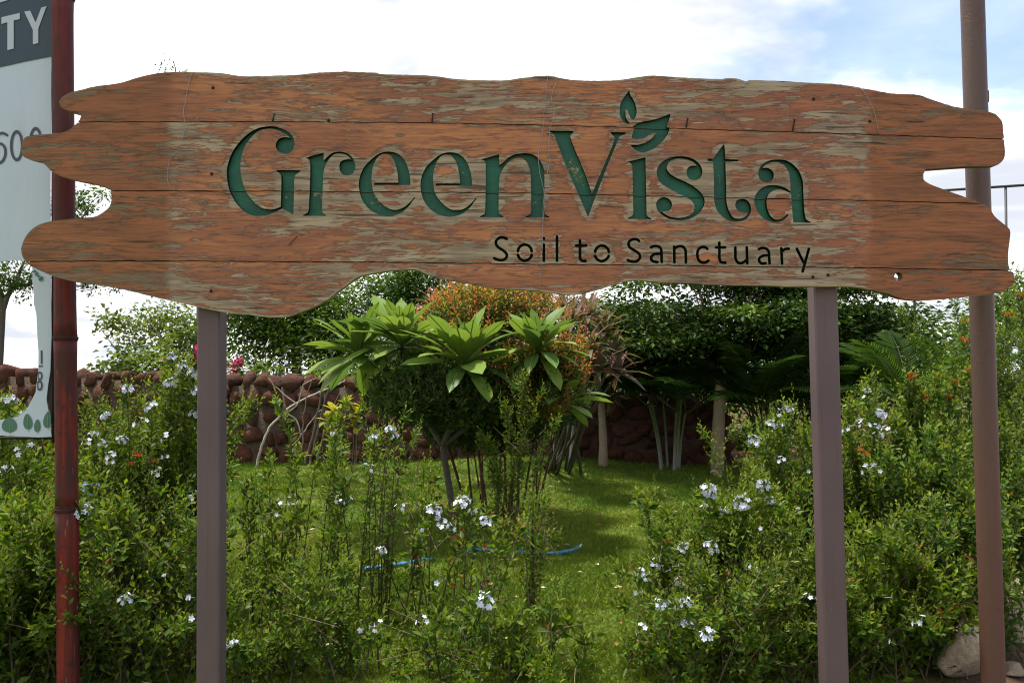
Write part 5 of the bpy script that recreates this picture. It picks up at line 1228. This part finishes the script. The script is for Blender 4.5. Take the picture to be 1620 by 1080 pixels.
tree('slim_tree', 'slim straight trunk left of the left post, twigs topping the sign', [tb, W(311, 560, 13.6), W(316, 470, 13.6), W(300, 250, 13.6), W(270, 130, 13.6)], 0.075, 0.03, [[W(295, 230, 13.6), W(255, 140, 13.6), W(250, 104, 13.6)], [W(285, 180, 13.6), W(280, 125, 13.6), W(275, 98, 13.6)]],
     [(W(265, 112, 13.6), (0.22, 0.2, 0.10), 5), (W(300, 300, 13.6), (0.9, 0.6, 0.6), 14), (W(270, 200, 13.6), (0.6, 0.6, 0.5), 12)], 66, MD, 0.055, 0.09, nleaf=12, flat=0.8, wood=(0.19, 0.155, 0.11))
tb = gp(-8, 13.8)
tree('shade_tree', 'dark forked tree behind the torn banner at the left edge', [tb, W(0, 540, 13.8), W(4, 470, 13.8)], 0.085, 0.06, [[W(2, 500, 13.8), W(20, 455, 13.8), W(60, 440, 13.8), W(140, 330, 13.8)], [W(4, 470, 13.8), W(-10, 420, 13.8), W(20, 340, 13.8)], [W(20, 455, 13.8), W(40, 410, 13.8)]],
     [(W(20, 438, 13.8), (0.48, 0.5, 0.32), 30), (W(-30, 420, 13.8), (0.5, 0.5, 0.5), 18), (W(125, 405, 13.8), (0.75, 0.6, 0.40), 40), (W(130, 325, 13.8), (0.32, 0.4, 0.20), 15), (W(60, 360, 13.8), (0.7, 0.6, 0.6), 22), (W(165, 445, 13.8), (0.5, 0.4, 0.06), 10), (W(170, 305, 13.8), (0.12, 0.2, 0.12), 4)], 67, MD, 0.07, 0.11, nleaf=42, flat=0.7)
tree('right_tree', 'small dark tree behind the brown pole under the sign tip', [gp(1570, 14), W(1565, 560, 14), W(1560, 500, 14)], 0.08, 0.05, [[W(1560, 520, 14), W(1600, 460, 14)]],
     [(W(1540, 545, 14), (0.7, 0.6, 0.35), 22), (W(1600, 500, 13), (0.5, 0.6, 0.6), 26), (W(1500, 575, 13), (0.6, 0.6, 0.3), 18), (W(1650, 480, 13), (0.6, 0.6, 0.7), 26)], 68, MD, 0.09, 0.2, nleaf=60, flat=0.7)
SG = 'shrubs behind the garden wall'
tree('hedge_shrub', 'dark hedge mass behind the wall under the fine-leaved tree', [gp(600, 14), W(600, 640, 14), W(600, 600, 14)], 0.05, 0.04, [], [(W(560, 590, 14), (0.9, 0.4, 0.40), 24), (W(650, 580, 14), (0.9, 0.4, 0.45), 26), (W(760, 575, 14), (1.1, 0.4, 0.6), 30), (W(870, 590, 13.6), (0.9, 0.4, 0.5), 24)], 69, DK, 0.085, 0.2, 60, 0.7, cat='shrub', group=SG)
tree('hedge_shrub', 'dark shrub mass behind the dark palms and the wall end', [gp(1100, 14), W(1100, 650, 14), W(1100, 600, 14)], 0.05, 0.04, [], [(W(960, 600, 13.4), (0.8, 0.4, 0.55), 36), (W(1060, 600, 13.2), (1.0, 0.4, 0.7), 50), (W(1150, 595, 13.2), (0.9, 0.4, 0.55), 40), (W(1370, 600, 13), (1.1, 0.5, 0.8), 56), (W(1280, 590, 13.2), (1.0, 0.4, 0.75), 46), (W(1440, 580, 13), (0.7, 0.4, 0.6), 30)], 70, DK, 0.09, 0.2, 85, 0.7, mat='leaf_dark', cat='shrub', group=SG)
tree('light_shrub', 'bright green shrub in the sunlight beyond the open wall end', [gp(1180, 14.5), W(1180, 690, 14.5), W(1180, 660, 14.5)], 0.03, 0.02, [], [(W(1175, 690, 14), (0.4, 0.3, 0.3), 22), (W(1250, 675, 14.5), (0.6, 0.4, 0.45), 26), (W(1190, 640, 15), (0.7, 0.4, 0.4), 26)], 71, LI, 0.08, 0.14, 70, 0.8, cat='shrub', group=SG)
# pink bougainvillea over the wall
BG = tree('bougainvillea', 'sprawling bright green vine with pink blooms on the wall by the left post', [gp(250, 13.2), W(250, 620, 13.2), W(262, 580, 13.2)], 0.03, 0.02, [[W(262, 590, 13.2), W(200, 570, 13.2), W(150, 505, 13.2)], [W(262, 590, 13.2), W(200, 590, 13.1), W(150, 578, 13.1)], [W(262, 590, 13.2), W(340, 570, 13.2), W(400, 580, 13.2)]],
     [(W(255, 575, 13.1), (0.75, 0.3, 0.22), 26), (W(190, 583, 13.0), (0.42, 0.25, 0.12), 10), (W(290, 545, 13.2), (0.35, 0.3, 0.38), 14), (W(175, 508, 13.2), (0.32, 0.2, 0.07), 5), (W(390, 588, 13.1), (0.5, 0.25, 0.12), 12), (W(535, 600, 13.0), (0.5, 0.25, 0.14), 12)], 72, LI, 0.10, 0.12, 26, 0.8, cat='vine', group=SG, lw=0.7)
def pink(seed):
    r2 = np.random.default_rng(seed); g = Geo(); n = 60; P = np.clip(r2.normal(0, 0.036, (n, 3)), -0.07, 0.07) * np.array((1, 0.8, 1.0)); D = norm(r2.normal(0, 1, (n, 3)) + np.array((0, 0, .3)))
    g.leaves(P, D, norm(r2.normal(0, 1, (n, 3)) + np.array((0, -1, 0.5))), 0.055, 0.042, np.array((0.62, 0.075, 0.19)) * (0.7 + 0.5 * r2.random((n, 1)))); return g.mesh('pink_blooms', ['petal'])
PK = [pink(1), pink(2)]
for i, (u, v, s) in enumerate([(374, 578, 1.2), (378, 572, 1.0), (371, 585, 0.9), (315, 553, 1.1), (314, 566, 0.7), (505, 603, 0.5), (560, 607, 0.5), (547, 598, 0.4)]): place('pink_blooms', PK[i % 2], BG, W(u, v, 12.9), Matrix.Rotation(i, 3, 'Z'), s)

# ------------------------------------------------------------------ bare twigs and croton
def bare(label, u, Yd, lines, col, seed):
    b0 = gp(u, Yd, 0); o = thing('bare_shrub', label, 'shrub', tuple(b0), 'leafless shrubs by the wall'); rg = np.random.default_rng(seed)
    for pts, r_ in lines:
        c = spline3([W(a, b_, Yd + dd) for a, b_, dd in pts], 0.06); c[1:-1] += rg.normal(0, 0.006, (len(c) - 2, 3)); g = Geo(); g.tube(c, np.linspace(r_, r_ * .35, len(c)), 6, col=np.array(col) * rg.uniform(.8, 1.2)); g.obj('branch', ['bark'], o)
bare('pale twisted bare branches leaning against the stone wall', 408, 10.8, [([(406,738,0),(420,690,0),(450,650,.1),(500,622,.2),(545,603,.2)], .022), ([(440,662,.1),(470,640,.1),(480,610,.1),(500,598,.1)], .014), ([(450,650,.1),(470,665,.1),(475,690,.1),(460,705,.1)], .013), ([(470,640,.1),(440,615,.1),(425,598,.1)], .011), ([(475,690,.1),(500,655,.1),(512,650,.1)], .010)], (0.34, 0.30, 0.25), 1)
bare('upright grey bare stems left of the frangipani', 500, 9.8, [([(482,735,0),(497,680,0),(512,600,0),(516,560,0)], .02), ([(490,735,0),(505,670,.05),(525,590,.05),(520,540,0)], .017), ([(500,735,0),(520,660,0),(545,610,0)], .014), ([(478,735,0),(480,660,0),(495,590,0),(500,570,0)], .012)], (0.17, 0.135, 0.105), 2)
CY = 8.8; cb = gp(545, CY, 0)
CT = thing('croton', 'small yellow-leaved croton in front of the stone wall', 'plant', tuple(cb)); rr = random.Random(4)
CL = [strap_leaf('leaf', 0.15, 0.07, 'leaf', c, (0.42, 0.38, 0.05), 5) for c in ((0.36, 0.36, 0.03), (0.26, 0.32, 0.03), (0.42, 0.36, 0.03), (0.14, 0.21, 0.03))]
for (u, v) in [(528,652),(548,640),(565,655),(540,668),(520,668),(560,675)]:
    c = W(u, v, CY); g = Geo(); g.tube(bez(cb, np.array((c[0], CY, .3)), c, 6), [.008] * 6, 6, col=(.12, .10, .06)); so = g.obj('stem', ['bark'], CT); rosette(so, c, 11, CL, rr, .7, 1.1)
for o in bpy.data.objects:
    if '_w' in o: del o['_w']
